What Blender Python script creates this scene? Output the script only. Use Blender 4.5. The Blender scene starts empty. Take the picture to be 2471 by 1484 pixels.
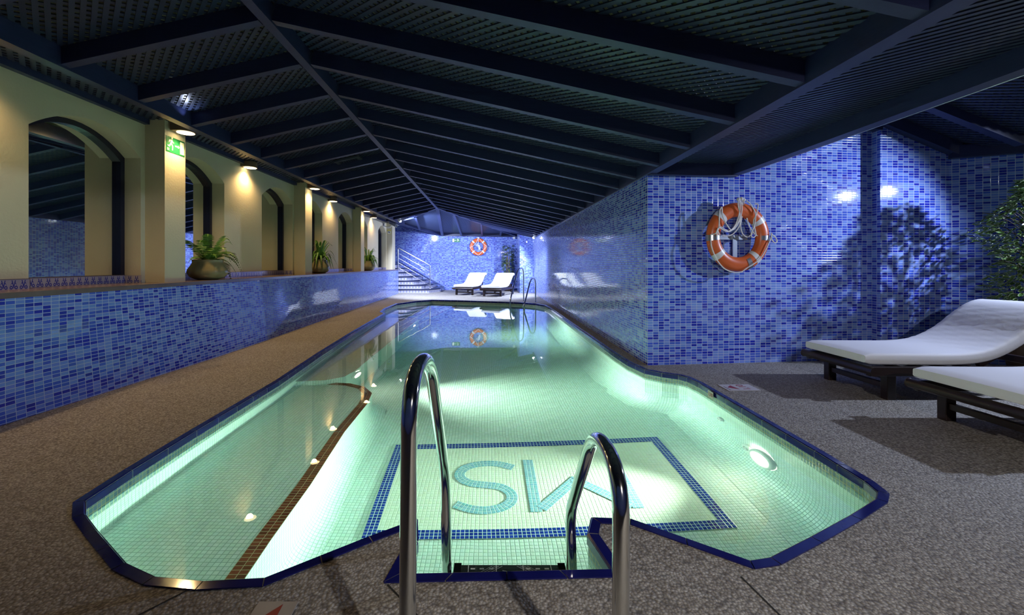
import bpy, math, random
from mathutils import Vector, Matrix
from mathutils.geometry import tessellate_polygon
random.seed(7)
R = math.radians
sc = bpy.context.scene
COL = sc.collection

# ------------------------------------------------------------------ camera, world, exposure, large lights
CAM_H = 1.15
cd = bpy.data.cameras.new('camera'); cam = bpy.data.objects.new('camera', cd); COL.objects.link(cam)
cam.location = (0, 0, CAM_H); cam.rotation_euler = (R(90), 0, 0)
cd.sensor_width = 36; cd.sensor_fit = 'HORIZONTAL'; cd.lens = 1050 / 2471 * 36
cd.shift_x = 0.02368; cd.shift_y = -0.0425; cd.clip_start = 0.05; cd.clip_end = 200
sc.camera = cam
w = bpy.data.worlds.new('world'); sc.world = w; w.use_nodes = True
w.node_tree.nodes['Background'].inputs[0].default_value = (0.10, 0.13, 0.25, 1)
w.node_tree.nodes['Background'].inputs[1].default_value = 0.02
vs = sc.view_settings
vs.view_transform = 'Standard'; vs.look = 'None'; vs.gamma = 1; vs.use_curve_mapping = False
vs.exposure = 0.0

COOL = (0.62, 0.72, 1.0); WARM = (1.0, 0.66, 0.30); POOLC = (0.90, 1.0, 0.80)
P_POOL = 34; P_EAVE = 15; P_ALCOVE = 520; P_FAR = 1350

def light(name, kind, loc, power, color, target=None, size=.1, angle=None, blend=.5, spread=None, parent=None):
    ld = bpy.data.lights.new(name, kind); ld.energy = power; ld.color = color
    if kind == 'AREA':
        ld.shape = 'DISK'; ld.size = size
        if spread: ld.spread = R(spread)
    elif kind == 'SPOT':
        ld.shadow_soft_size = size; ld.spot_size = R(angle); ld.spot_blend = blend
    else:
        ld.shadow_soft_size = size
    o = bpy.data.objects.new(name, ld); COL.objects.link(o); o.location = loc
    if target is not None:
        d = Vector(target) - Vector(loc)
        o.rotation_euler = d.to_track_quat('-Z', 'Y').to_euler()
    if parent:
        o.parent = parent; o.matrix_parent_inverse = Matrix.Identity(4)
    return o

# ------------------------------------------------------------------ materials
def new_mat(name):
    m = bpy.data.materials.new(name); m.use_nodes = True
    nt = m.node_tree; return m, nt, nt.nodes['Principled BSDF']
def mth(nt, op, a, b=None, clamp=False):
    n = nt.nodes.new('ShaderNodeMath'); n.operation = op; n.use_clamp = clamp
    for i, v in enumerate((a, b)):
        if v is None: continue
        if isinstance(v, (int, float)): n.inputs[i].default_value = v
        else: nt.links.new(v, n.inputs[i])
    return n.outputs[0]
def mixc(nt, f, a, b, mode='MIX'):
    n = nt.nodes.new('ShaderNodeMix'); n.data_type = 'RGBA'; n.blend_type = mode
    for i, v in ((0, f), (6, a), (7, b)):
        if isinstance(v, (int, float)): n.inputs[i].default_value = v
        elif isinstance(v, tuple): n.inputs[i].default_value = (v[0], v[1], v[2], 1)
        else: nt.links.new(v, n.inputs[i])
    return n.outputs[2]
def ramp(nt, f, stops, const=False):
    n = nt.nodes.new('ShaderNodeValToRGB'); cr = n.color_ramp
    if const: cr.interpolation = 'CONSTANT'
    while len(cr.elements) < len(stops): cr.elements.new(0.5)
    for e, (p, c) in zip(cr.elements, stops): e.position = p; e.color = (c[0], c[1], c[2], 1)
    nt.links.new(f, n.inputs[0]); return n.outputs[0]
def noise(nt, vec, scale, detail=3, rough=.5):
    n = nt.nodes.new('ShaderNodeTexNoise'); n.inputs['Scale'].default_value = scale
    n.inputs['Detail'].default_value = detail; n.inputs['Roughness'].default_value = rough
    if vec is not None: nt.links.new(vec, n.inputs['Vector'])
    return n.outputs['Fac']
def geo_pos(nt):
    return nt.nodes.new('ShaderNodeNewGeometry').outputs['Position']
def bump(nt, h, strength, dist, bsdf):
    n = nt.nodes.new('ShaderNodeBump'); n.inputs['Strength'].default_value = strength; n.inputs['Distance'].default_value = dist
    nt.links.new(h, n.inputs['Height']); nt.links.new(n.outputs[0], bsdf.inputs['Normal'])
def simple(name, col, rough=.5, metal=0, spec=.5, var=0, vs_=20, bmp=0, emit=None, es=1):
    m, nt, b = new_mat(name)
    b.inputs['Base Color'].default_value = (*col, 1); b.inputs['Roughness'].default_value = rough
    b.inputs['Metallic'].default_value = metal; b.inputs['Specular IOR Level'].default_value = spec
    p = geo_pos(nt)
    if var:
        f = noise(nt, p, vs_, 4)
        c = mixc(nt, f, tuple(x * (1 - var) for x in col), tuple(min(1, x * (1 + var)) for x in col))
        nt.links.new(c, b.inputs['Base Color'])
    if bmp:
        bump(nt, noise(nt, p, vs_ * 4, 3), .5, bmp, b)
    if emit:
        b.inputs['Emission Color'].default_value = (*emit, 1); b.inputs['Emission Strength'].default_value = es
    return m
def tile_mat(name, cols, tw, th, grout, gw=.0022, rough=.12, warp=0.0, stagger=False, tilt=.006, dirt=0):
    """grid of small glazed tiles, laid out in metres on the UVs"""
    m, nt, b = new_mat(name)
    uv = nt.nodes.new('ShaderNodeUVMap').outputs[0]
    sp = nt.nodes.new('ShaderNodeSeparateXYZ'); nt.links.new(uv, sp.inputs[0])
    u, v = sp.outputs[0], sp.outputs[1]
    if warp:
        nz = nt.nodes.new('ShaderNodeTexNoise'); nz.inputs['Scale'].default_value = 3.0; nt.links.new(uv, nz.inputs[0])
        u = mth(nt, 'ADD', u, mth(nt, 'MULTIPLY', mth(nt, 'SUBTRACT', nz.outputs[0], .5), warp))
        v = mth(nt, 'ADD', v, mth(nt, 'MULTIPLY', mth(nt, 'SUBTRACT', nz.outputs[0], .5), warp))
    us, vs2 = mth(nt, 'DIVIDE', u, tw), mth(nt, 'DIVIDE', v, th)
    iu, iv = mth(nt, 'FLOOR', us), mth(nt, 'FLOOR', vs2)
    fu, fv = mth(nt, 'FRACT', us), mth(nt, 'FRACT', vs2)
    du = mth(nt, 'MULTIPLY', mth(nt, 'SUBTRACT', .5, mth(nt, 'ABSOLUTE', mth(nt, 'SUBTRACT', fu, .5))), tw)
    dv = mth(nt, 'MULTIPLY', mth(nt, 'SUBTRACT', .5, mth(nt, 'ABSOLUTE', mth(nt, 'SUBTRACT', fv, .5))), th)
    d = mth(nt, 'MINIMUM', du, dv)
    mask = mth(nt, 'DIVIDE', mth(nt, 'SUBTRACT', d, gw * .5), gw * .5, clamp=True)
    cb = nt.nodes.new('ShaderNodeCombineXYZ'); nt.links.new(iu, cb.inputs[0]); nt.links.new(iv, cb.inputs[1])
    wn = nt.nodes.new('ShaderNodeTexWhiteNoise'); wn.noise_dimensions = '2D'; nt.links.new(cb.outputs[0], wn.inputs['Vector'])
    n = len(cols)
    stops, acc = [], 0
    for wgt, c in cols: stops.append((acc, c)); acc += wgt
    tc = ramp(nt, wn.outputs['Value'], stops, const=True)
    tc2 = mixc(nt, .12, tc, wn.outputs['Color'], 'SOFT_LIGHT')
    col = mixc(nt, mask, grout, tc2)
    if dirt:
        col = mixc(nt, mth(nt, 'MULTIPLY', noise(nt, geo_pos(nt), 1.3, 5), dirt), col, (.25, .30, .2), 'MULTIPLY')
    nt.links.new(col, b.inputs['Base Color'])
    rr = mth(nt, 'ADD', mth(nt, 'MULTIPLY', mth(nt, 'SUBTRACT', 1, mask), .5), rough)
    nt.links.new(rr, b.inputs['Roughness'])
    # every tile sits at a slightly different tilt
    pil = mth(nt, 'DIVIDE', d, .004, clamp=True)
    s2 = nt.nodes.new('ShaderNodeSeparateColor'); nt.links.new(wn.outputs['Color'], s2.inputs[0])
    tu = mth(nt, 'MULTIPLY', mth(nt, 'SUBTRACT', fu, .5), mth(nt, 'MULTIPLY', mth(nt, 'SUBTRACT', s2.outputs[0], .5), tilt * tw / .001))
    tv = mth(nt, 'MULTIPLY', mth(nt, 'SUBTRACT', fv, .5), mth(nt, 'MULTIPLY', mth(nt, 'SUBTRACT', s2.outputs[1], .5), tilt * th / .001))
    h = mth(nt, 'ADD', pil, mth(nt, 'ADD', tu, tv))
    bump(nt, h, 1.0, .001, b)
    return m

M = {}
BLUES = [(.40, (.19, .29, .74)), (.38, (.058, .120, .62)), (.22, (.018, .036, .45))]
M['blue'] = tile_mat('blue_tile', BLUES, .0657, .0292, (.50, .56, .72), .0032, .055)
M['blue_side'] = tile_mat('blue_tile_pool_lit_grout', BLUES, .0657, .0292, (.52, .54, .42), .0032, .075, tilt=.008)  # grout colour carries the yellow cast of the pool light
GREENISH = [(.4, (.65, .74, .69)), (.3, (.69, .77, .73)), (.3, (.61, .71, .66))]
M['mosaic'] = tile_mat('pool_mosaic', GREENISH, .0270, .0270, (.30, .42, .36), .0022, .34, warp=.02)
M['band'] = tile_mat('waterline_mosaic', [(.5, (.16, .26, .30)), (.5, (.22, .34, .36))], .0270, .0270, (.46, .48, .24), .0024, .2)
M['panel'] = tile_mat('emblem_panel', [(.5, (.78, .80, .70)), (.5, (.74, .77, .67))], .0270, .0270, (.56, .64, .50), .0020, .2)
M['navy_mos'] = tile_mat('navy_mosaic', [(.5, (.010, .030, .26)), (.5, (.014, .045, .32))], .0270, .0270, (.60, .70, .62), .0022, .2)
M['letter'] = tile_mat('light_blue_mosaic', [(.5, (.22, .42, .52)), (.5, (.25, .45, .56))], .0270, .0270, (.62, .74, .68), .0020, .2)
M['redtile'] = tile_mat('red_mosaic', [(.5, (.17, .035, .015)), (.5, (.22, .05, .02))], .0400, .0270, (.55, .42, .25), .0022, .2)
M['riser'] = tile_mat('riser_tile', [(.5, (.52, .52, .55)), (.5, (.48, .48, .52))], .15, .15, (.3, .3, .32), .004, .2)

def wood_mat(name, c1, c2, rough):
    m, nt, b = new_mat(name)
    p = geo_pos(nt); mp = nt.nodes.new('ShaderNodeMapping'); mp.inputs['Scale'].default_value = (3, 3, 30); nt.links.new(p, mp.inputs[0])
    f = noise(nt, mp.outputs[0], 3, 6, .65)
    nt.links.new(mixc(nt, f, c1, c2), b.inputs['Base Color']); b.inputs['Roughness'].default_value = rough
    bump(nt, f, .3, .002, b); return m
M['beam'] = wood_mat('navy_painted_timber', (.010, .015, .056), (.030, .040, .115), .42)
M['lattice'] = wood_mat('navy_lattice', (.016, .024, .055), (.030, .042, .088), .36)
M['darkwood'] = wood_mat('dark_stained_wood', (.008, .005, .005), (.030, .014, .012), .38)
M['backing'] = simple('loft_backing', (.36, .34, .20), .9, var=.5, vs_=2)
M['frame'] = simple('navy_frame', (.008, .010, .030), .3)

m, nt, b = new_mat('cream_plaster'); p = geo_pos(nt)
nt.links.new(mixc(nt, noise(nt, p, 1.6, 5), (.56, .50, .34), (.66, .60, .43)), b.inputs['Base Color'])
b.inputs['Roughness'].default_value = .75; bump(nt, noise(nt, p, 45, 4), .35, .004, b); M['plaster'] = m

m, nt, b = new_mat('pebble_deck'); p = geo_pos(nt)
vo = nt.nodes.new('ShaderNodeTexVoronoi'); vo.inputs['Scale'].default_value = 92; nt.links.new(p, vo.inputs['Vector'])
sx = nt.nodes.new('ShaderNodeSeparateColor'); nt.links.new(vo.outputs['Color'], sx.inputs[0])
peb = ramp(nt, sx.outputs[0], [(0, (.36, .33, .29)), (.5, (.56, .53, .47)), (1, (.78, .76, .71))])
edge = mth(nt, 'SUBTRACT', 1, mth(nt, 'MULTIPLY', vo.outputs['Distance'], 1.1), clamp=True)
peb = mixc(nt, mth(nt, 'MULTIPLY', mth(nt, 'SUBTRACT', 1, edge), .75), peb, (.05, .045, .04))
big = noise(nt, p, 1.1, 6, .6)
peb = mixc(nt, mth(nt, 'MULTIPLY', big, .75), peb, (.52, .45, .36), 'MULTIPLY')
nt.links.new(peb, b.inputs['Base Color']); b.inputs['Roughness'].default_value = .7
bump(nt, edge, .8, .0045, b); M['deck'] = m

M['coping'] = simple('navy_glazed_coping', (.009, .010, .115), .10, var=.35, vs_=9)
M['cop_grout'] = simple('coping_grout', (.34, .32, .27), .8)
M['joint_and_shadow'] = simple('deck_joint_and_shadow', (.02, .02, .017), .9)
M['steel'] = simple('polished_steel', (.72, .72, .70), .10, metal=1)
M['steel2'] = simple('brushed_steel', (.60, .60, .60), .28, metal=1)
M['cushion'] = simple('white_canvas', (.80, .80, .83), .85, bmp=.0012, vs_=14)
M['orange'] = simple('orange_plastic', (.66, .125, .028), .33, var=.12, vs_=6)
M['white_tape'] = simple('reflective_tape', (.72, .72, .72), .35)
M['rope'] = simple('white_rope', (.74, .72, .72), .8, bmp=.001, vs_=60)
M['galv'] = simple('galvanised_steel', (.42, .47, .56), .42, metal=.7)
M['white'] = simple('white_plastic', (.75, .75, .72), .4)
M['black'] = simple('black_plastic', (.012, .014, .014), .3)
M['tread'] = simple('black_step_plastic', (.02, .028, .026), .35, bmp=.002, vs_=30)
M['green_sign'] = simple('green_sign', (.012, .17, .055), .35)
M['sign_white'] = simple('photoluminescent_white', (.80, .84, .66), .4)
M['yellow'] = simple('yellow_sign', (.68, .58, .12), .4)
M['red'] = simple('red_paint', (.30, .02, .02), .45)
M['stone'] = simple('marker_stone', (.40, .36, .31), .45, var=.15, vs_=12)
M['marker'] = simple('worn_white_marker', (.52, .50, .52), .5, var=.15, vs_=15)
M['housing'] = simple('bronze_housing', (.15, .10, .07), .4)
M['lampglow'] = simple('warm_diffuser', (.9, .8, .6), .4, emit=(1.0, .78, .42), es=9)
M['coolglow'] = simple('spotlight_lens', (.9, .9, 1), .3, emit=(.85, .92, 1.0), es=40)
M['poolglow'] = simple('pool_lamp_lens', (.9, 1, .9), .3, emit=(1.0, .96, .74), es=70)
M['pot'] = simple('olive_glazed_ceramic', (.25, .215, .11), .09, var=.15, vs_=3)
M['terracotta'] = simple('brown_planter', (.06, .035, .02), .5)
M['soil'] = simple('soil', (.03, .02, .012), .9)
M['fern'] = simple('fern_green', (.12, .26, .04), .5, var=.45, vs_=12)
M['strap'] = simple('strap_leaf_green', (.09, .22, .030), .42, var=.4, vs_=9)
M['palm'] = simple('palm_green', (.11, .17, .05), .5, var=.5, vs_=14)
M['cane'] = simple('cane', (.22, .15, .07), .6, var=.3, vs_=20)
M['bark'] = simple('bark', (.045, .028, .020), .8, var=.4, vs_=30, bmp=.003)
M['ledge'] = simple('brown_ledge_tile', (.16, .11, .10), .22, var=.25, vs_=8)
M['stairtread'] = simple('dark_blue_stair_tread', (.020, .026, .075), .30, var=.2, vs_=10)
M['grille'] = simple('grey_grille', (.045, .055, .085), .4)
m, nt, b = new_mat('variegated_leaf')
uv = nt.nodes.new('ShaderNodeUVMap').outputs[0]; sp = nt.nodes.new('ShaderNodeSeparateXYZ'); nt.links.new(uv, sp.inputs[0])
rim = ramp(nt, sp.outputs[0], [(0, (.085, .19, .035)), (.70, (.11, .22, .05)), (.86, (.62, .66, .40))])
nt.links.new(mixc(nt, mth(nt, 'MULTIPLY', noise(nt, geo_pos(nt), 5, 3), .8), rim, (.3, .45, .3), 'MULTIPLY'), b.inputs['Base Color'])
b.inputs['Roughness'].default_value = .32; M['ficus'] = m
m, nt, b = new_mat('mirror_glass'); b.inputs['Base Color'].default_value = (.80, .84, .82, 1); b.inputs['Metallic'].default_value = 1; b.inputs['Roughness'].default_value = .015
M['mirror'] = m
# blue-and-white painted skirting tiles
m, nt, b = new_mat('painted_skirting'); uv = nt.nodes.new('ShaderNodeUVMap').outputs[0]
sp = nt.nodes.new('ShaderNodeSeparateXYZ'); nt.links.new(uv, sp.inputs[0])
fu = mth(nt, 'SUBTRACT', mth(nt, 'FRACT', mth(nt, 'DIVIDE', sp.outputs[0], .075)), .5)
fv = mth(nt, 'DIVIDE', sp.outputs[1], .085)
au = mth(nt, 'ABSOLUTE', fu)
c1 = mth(nt, 'ABSOLUTE', mth(nt, 'SUBTRACT', fv, mth(nt, 'ADD', .18, mth(nt, 'MULTIPLY', mth(nt, 'SINE', mth(nt, 'MULTIPLY', au, 9)), .42))))
c2 = mth(nt, 'ABSOLUTE', mth(nt, 'SUBTRACT', au, mth(nt, 'MULTIPLY', mth(nt, 'SUBTRACT', fv, .22), .26)))
c3 = mth(nt, 'ABSOLUTE', mth(nt, 'SUBTRACT', mth(nt, 'SQRT', mth(nt, 'ADD', mth(nt, 'POWER', mth(nt, 'SUBTRACT', au, .24), 2), mth(nt, 'POWER', mth(nt, 'SUBTRACT', fv, .18), 2))), .12))
g = mth(nt, 'MINIMUM', mth(nt, 'MINIMUM', c1, c2), c3)
inside = mth(nt, 'LESS_THAN', au, .40)
top = mth(nt, 'GREATER_THAN', fv, .93)
ln = mth(nt, 'MULTIPLY', mth(nt, 'LESS_THAN', g, .05), mth(nt, 'MULTIPLY', inside, mth(nt, 'LESS_THAN', fv, .86)))
col = mixc(nt, ln, (.46, .43, .50), (.05, .06, .34)); col = mixc(nt, top, col, (.015, .018, .12))
nt.links.new(col, b.inputs['Base Color']); b.inputs['Roughness'].default_value = .18; M['skirting'] = m
# stair riser tiles with a small diamond
m, nt, b = new_mat('patterned_riser'); uv = nt.nodes.new('ShaderNodeUVMap').outputs[0]
sp = nt.nodes.new('ShaderNodeSeparateXYZ'); nt.links.new(uv, sp.inputs[0])
fu = mth(nt, 'ABSOLUTE', mth(nt, 'SUBTRACT', mth(nt, 'FRACT', mth(nt, 'DIVIDE', sp.outputs[0], .12)), .5))
fv = mth(nt, 'ABSOLUTE', mth(nt, 'SUBTRACT', mth(nt, 'DIVIDE', sp.outputs[1], .12), .5))
dd = mth(nt, 'ADD', fu, fv)
dm = mth(nt, 'MULTIPLY', mth(nt, 'LESS_THAN', dd, .34), mth(nt, 'GREATER_THAN', dd, .12))
nt.links.new(mixc(nt, dm, (.50, .49, .56), (.16, .18, .40)), b.inputs['Base Color']); b.inputs['Roughness'].default_value = .25; M['riserpat'] = m
# water
m, nt, b = new_mat('pool_water')
nt.nodes.remove(b); out = nt.nodes['Material Output']
gl = nt.nodes.new('ShaderNodeBsdfGlass'); gl.inputs['IOR'].default_value = 1.33; gl.inputs['Roughness'].default_value = 0; gl.inputs['Color'].default_value = (1, 1, 1, 1)
nz = nt.nodes.new('ShaderNodeTexNoise'); nz.inputs['Scale'].default_value = 2.2; nz.inputs['Detail'].default_value = 1; nt.links.new(geo_pos(nt), nz.inputs[0])
bm_ = nt.nodes.new('ShaderNodeBump'); bm_.inputs['Strength'].default_value = .12; bm_.inputs['Distance'].default_value = .004; nt.links.new(nz.outputs[0], bm_.inputs['Height']); nt.links.new(bm_.outputs[0], gl.inputs['Normal'])
va = nt.nodes.new('ShaderNodeVolumeAbsorption'); va.inputs['Color'].default_value = (.36, .93, .85, 1); va.inputs['Density'].default_value = .17
nt.links.new(gl.outputs[0], out.inputs['Surface']); nt.links.new(va.outputs[0], out.inputs['Volume']); M['water'] = m

# ------------------------------------------------------------------ mesh helpers
class MB:
    def __init__(s): s.v = []; s.f = []; s.uv = []; s.mi = []; s.sm = []
    def face(s, pts, uvs=None, mi=0, sm=False):
        i = len(s.v); s.v += [tuple(p) for p in pts]; s.f.append(tuple(range(i, i + len(pts))))
        s.uv.append(uvs if uvs else [(0, 0)] * len(pts)); s.mi.append(mi); s.sm.append(sm)
    def grid(s, P, closed_u=False, closed_v=False, mi=0, sm=True, uvf=None):
        nu = len(P); nv = len(P[0]); b = len(s.v)
        for r in P: s.v += [tuple(q) for q in r]
        for i in range(nu if closed_u else nu - 1):
            for j in range(nv if closed_v else nv - 1):
                a = (i, j); bb = ((i + 1) % nu, j); c = ((i + 1) % nu, (j + 1) % nv); d = (i, (j + 1) % nv)
                s.f.append(tuple(b + x * nv + y for x, y in (a, bb, c, d)))
                s.uv.append([uvf(i, j), uvf(i + 1, j), uvf(i + 1, j + 1), uvf(i, j + 1)] if uvf else [(0, 0)] * 4)
                s.mi.append(mi); s.sm.append(sm)
    def box(s, lo, hi, mi=0, mat=None, bev=0):
        x0, y0, z0 = lo; x1, y1, z1 = hi
        c = [Vector(q) for q in ((x0, y0, z0), (x1, y0, z0), (x1, y1, z0), (x0, y1, z0), (x0, y0, z1), (x1, y0, z1), (x1, y1, z1), (x0, y1, z1))]
        if mat: c = [mat @ q for q in c]
        i = len(s.v); s.v += [tuple(q) for q in c]
        for f in ((0, 3, 2, 1), (4, 5, 6, 7), (0, 1, 5, 4), (1, 2, 6, 5), (2, 3, 7, 6), (3, 0, 4, 7)):
            s.f.append(tuple(i + k for k in f)); s.uv.append([(0, 0)] * 4); s.mi.append(mi); s.sm.append(False)
    def bar(s, a, b, wd, hd, up=(0, 0, 1), mi=0, off=0):
        """rectangular bar from a to b, width wd across, height hd along 'up' (a,b = centre line of the bottom face if off=.5)"""
        a = Vector(a); b = Vector(b); d = (b - a); L = d.length; d.normalize(); up = Vector(up)
        sd = d.cross(up).normalized(); up2 = sd.cross(d).normalized()
        if sd.length < .5: return
        m = Matrix((( *sd, 0), (*d, 0), (*up2, 0), (0, 0, 0, 1))).transposed(); m.translation = a
        s.box((-wd / 2, 0, -hd / 2 + off * hd), (wd / 2, L, hd / 2 + off * hd), mi, m)
    def tube(s, pts, r, seg=12, mi=0, caps=True, closed=False):
        pts = [Vector(p) for p in pts]; n = len(pts); rings = []
        prev = None
        for i, p in enumerate(pts):
            if closed: t = pts[(i + 1) % n] - pts[i - 1]
            else: t = pts[min(i + 1, n - 1)] - pts[max(i - 1, 0)]
            t.normalize()
            if prev is None:
                a = Vector((0, 0, 1)) if abs(t.z) < .9 else Vector((1, 0, 0)); nrm = t.cross(a).normalized()
            else:
                nrm = (prev - t * prev.dot(t)).normalized()
            prev = nrm; bn = t.cross(nrm)
            rr = r[i] if isinstance(r, (list, tuple)) else r
            rings.append([p + (nrm * math.cos(2 * math.pi * k / seg) + bn * math.sin(2 * math.pi * k / seg)) * rr for k in range(seg)])
        s.grid(rings, closed_u=closed, closed_v=True, mi=mi)
        if caps and not closed:
            s.face(rings[0][::-1], mi=mi); s.face(rings[-1], mi=mi)
    def lathe(s, prof, c=(0, 0, 0), seg=32, mi=0, mat=None):
        P = []
        for k in range(seg):
            a = 2 * math.pi * k / seg; row = []
            for r, z in prof:
                q = Vector((r * math.cos(a), r * math.sin(a), z))
                q = (mat @ q) if mat else q + Vector(c)
                row.append(q)
            P.append(row)
        s.grid(P, closed_u=True, mi=mi)
    def disc(s, c, n, r, seg=24, mi=0):
        c = Vector(c); q = Vector(n).to_track_quat('Z', 'Y').to_matrix()
        s.face([c + q @ Vector((r * math.cos(2 * math.pi * k / seg), r * math.sin(2 * math.pi * k / seg), 0)) for k in range(seg)], mi=mi)
    def prism(s, poly, z0, z1, mi=0, mat=None):
        n = len(poly); T = (lambda q: mat @ Vector(q)) if mat else (lambda q: Vector(q))
        tris = tessellate_polygon([[Vector((x, y, 0)) for x, y in poly]])
        for t in tris:
            s.face([T((*poly[k], z1)) for k in t], [poly[k] for k in t], mi)
            s.face([T((*poly[k], z0)) for k in reversed(t)], [poly[k] for k in reversed(t)], mi)
        for i in range(n):
            a, b = poly[i], poly[(i + 1) % n]
            s.face([T((*a, z0)), T((*b, z0)), T((*b, z1)), T((*a, z1))], mi=mi)
    def build(s, name, mats, parent=None, kind=None, bevel=0, weld=True, loc=None):
        me = bpy.data.meshes.new(name); me.from_pydata(s.v, [], s.f)
        if not isinstance(mats, (list, tuple)): mats = [mats]
        for mm in mats: me.materials.append(M[mm] if isinstance(mm, str) else mm)
        ul = me.uv_layers.new(name='UVMap')
        k = 0
        flat = []
        for u in s.uv:
            for q in u: flat += [q[0], q[1]]
        ul.data.foreach_set('uv', flat)
        me.polygons.foreach_set('material_index', s.mi); me.polygons.foreach_set('use_smooth', s.sm); me.update()
        o = bpy.data.objects.new(name, me); COL.objects.link(o)
        if parent: o.parent = parent
        if kind: o['kind'] = kind
        if loc: o.location = loc
        if bevel:
            wl = o.modifiers.new('weld', 'WELD'); wl.merge_threshold = 1e-5
            bv = o.modifiers.new('bevel', 'BEVEL'); bv.width = bevel; bv.segments = 2; bv.limit_method = 'ANGLE'
        return o
def thing(name, label, cat, loc=(0, 0, 0), rz=0, group=None):
    o = bpy.data.objects.new(name, None); COL.objects.link(o); o.empty_display_size = .1
    o.location = loc; o.rotation_euler = (0, 0, rz); o['label'] = label; o['category'] = cat
    if group: o['group'] = group
    return o
def dup(o, parent=None):
    c = o.copy(); COL.objects.link(c)
    if parent is not None: c.parent = parent
    for ch in [k for k in bpy.data.objects if k.parent == o and k != c]: dup(ch, c)
    return c
def smooth_path(pts, n=8):
    P = [Vector(p) for p in pts]; out = []
    for i in range(len(P) - 1):
        p0 = P[max(i - 1, 0)]; p1 = P[i]; p2 = P[i + 1]; p3 = P[min(i + 2, len(P) - 1)]
        for k in range(n):
            t = k / n
            out.append(.5 * ((2 * p1) + (p2 - p0) * t + (2 * p0 - 5 * p1 + 4 * p2 - p3) * t * t + (3 * p1 - p0 - 3 * p2 + p3) * t ** 3))
    out.append(P[-1]); return out
def round_path(pts, r, n=6):
    """polyline with filleted corners"""
    P = [Vector(p) for p in pts]; out = [P[0]]
    for i in range(1, len(P) - 1):
        a, b, c = P[i - 1], P[i], P[i + 1]; d1 = (a - b); d2 = (c - b)
        rr = min(r, d1.length * .48, d2.length * .48); s = b + d1.normalized() * rr; e = b + d2.normalized() * rr
        for k in range(n + 1):
            t = k / n; out.append((1 - t) ** 2 * s + 2 * t * (1 - t) * b + t * t * e)
    out.append(P[-1]); return out

# ------------------------------------------------------------------ the pool outline (outer edge of the coping), clockwise from the near left
XL, XR = -3.47, 1.81
OUT = [(-1.993, 2.089), (-1.877, 1.963), (-1.707, 1.838), (-1.409, 1.630), (-1.233, 1.554), (-1.028, 1.530), (-.80, 1.548),
       (-.476, 1.797), (-.350, 1.885), (-.335, 1.80), (-.375, 1.565), (.515, 1.595), (.470, 1.845), (.500, 1.925), (.628, 1.917),
       (1.003, 1.636), (1.118, 1.659), (1.375, 1.789), (1.675, 1.948), (1.922, 2.089), (2.005, 2.170), (2.035, 2.296), (2.053, 2.671),
       (2.068, 3.460), (2.080, 4.20), (2.060, 4.415), (2.00, 4.52), (1.861, 4.609), (1.744, 4.745), (1.68, 5.1), (1.665, 5.6), (1.66, 8.0),
       (1.66, 11.4), (1.62, 12.1), (1.42, 12.62), (1.05, 12.95), (.54, 13.2), (-.945, 13.75), (-1.79, 13.95), (-2.25, 13.5), (-2.66, 12.6),
       (-2.68, 11.2), (-2.60, 10.45), (-2.42, 10.1), (-2.38, 9.15), (-2.31, 7.41), (-2.20, 5.6), (-2.089, 4.267), (-2.052, 2.996), (-2.025, 2.42)]
def offset(poly, d):
    n = len(poly); out = []
    for i in range(n):
        p0 = Vector(poly[i - 1]); p1 = Vector(poly[i]); p2 = Vector(poly[(i + 1) % n])
        e1 = (p1 - p0).normalized(); e2 = (p2 - p1).normalized()
        n1 = Vector((-e1.y, e1.x)); n2 = Vector((-e2.y, e2.x))
        b = (n1 + n2); b.normalize(); k = max(b.dot(n1), .45)
        out.append(tuple(p1 + b * (d / k)))
    return out
AREA = sum(OUT[i][0] * OUT[(i + 1) % len(OUT)][1] - OUT[(i + 1) % len(OUT)][0] * OUT[i][1] for i in range(len(OUT)))
SG = 1 if AREA > 0 else -1
INN = offset(OUT, SG * .048)       # inner edge of the coping
WAL = offset(OUT, SG * .042)       # the mosaic wall, just under the coping lip
WAT = offset(OUT, SG * .030)       # the water runs into the wall a little

# deck
mb = MB()
ext = [(-3.55, -1.6), (8.1, -1.6), (8.1, 5.6), (1.81, 5.6), (1.81, 19.3), (-6.5, 19.3), (-6.5, 16.2), (-3.55, 16.2)]
polys = [[Vector((x, y, 0)) for x, y in ext], [Vector((x, y, 0)) for x, y in offset(OUT, SG * .012)]]
allp = ext + offset(OUT, SG * .012)
for t in tessellate_polygon(polys):
    pts = [Vector((*allp[k], 0)) for k in t]
    if (pts[1] - pts[0]).cross(pts[2] - pts[0]).z < 0: pts.reverse()
    mb.face(pts)
def joint_and_shadow(pts, wd=.007):
    for a, b in zip(pts[:-1], pts[1:]):
        a = Vector((*a, .0012)); b = Vector((*b, .0012)); s = (b - a).normalized().cross(Vector((0, 0, 1))) * wd / 2
        mb.face([a - s, b - s, b + s, a + s], mi=1)
joint_and_shadow([(-.36, 1.56), (-.20, 1.39), (.10, 1.02), (.25, .80)]); joint_and_shadow([(.93, 1.60), (.955, 1.43), (1.02, .9), (1.05, .5)])  # the first of these paints a handrail's shadow streak on the deck
joint_and_shadow([(-1.06, 1.53), (-1.32, 1.2), (-1.6, .8)])
mb.build('floor', ['deck', 'joint_and_shadow'], kind='structure')

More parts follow.
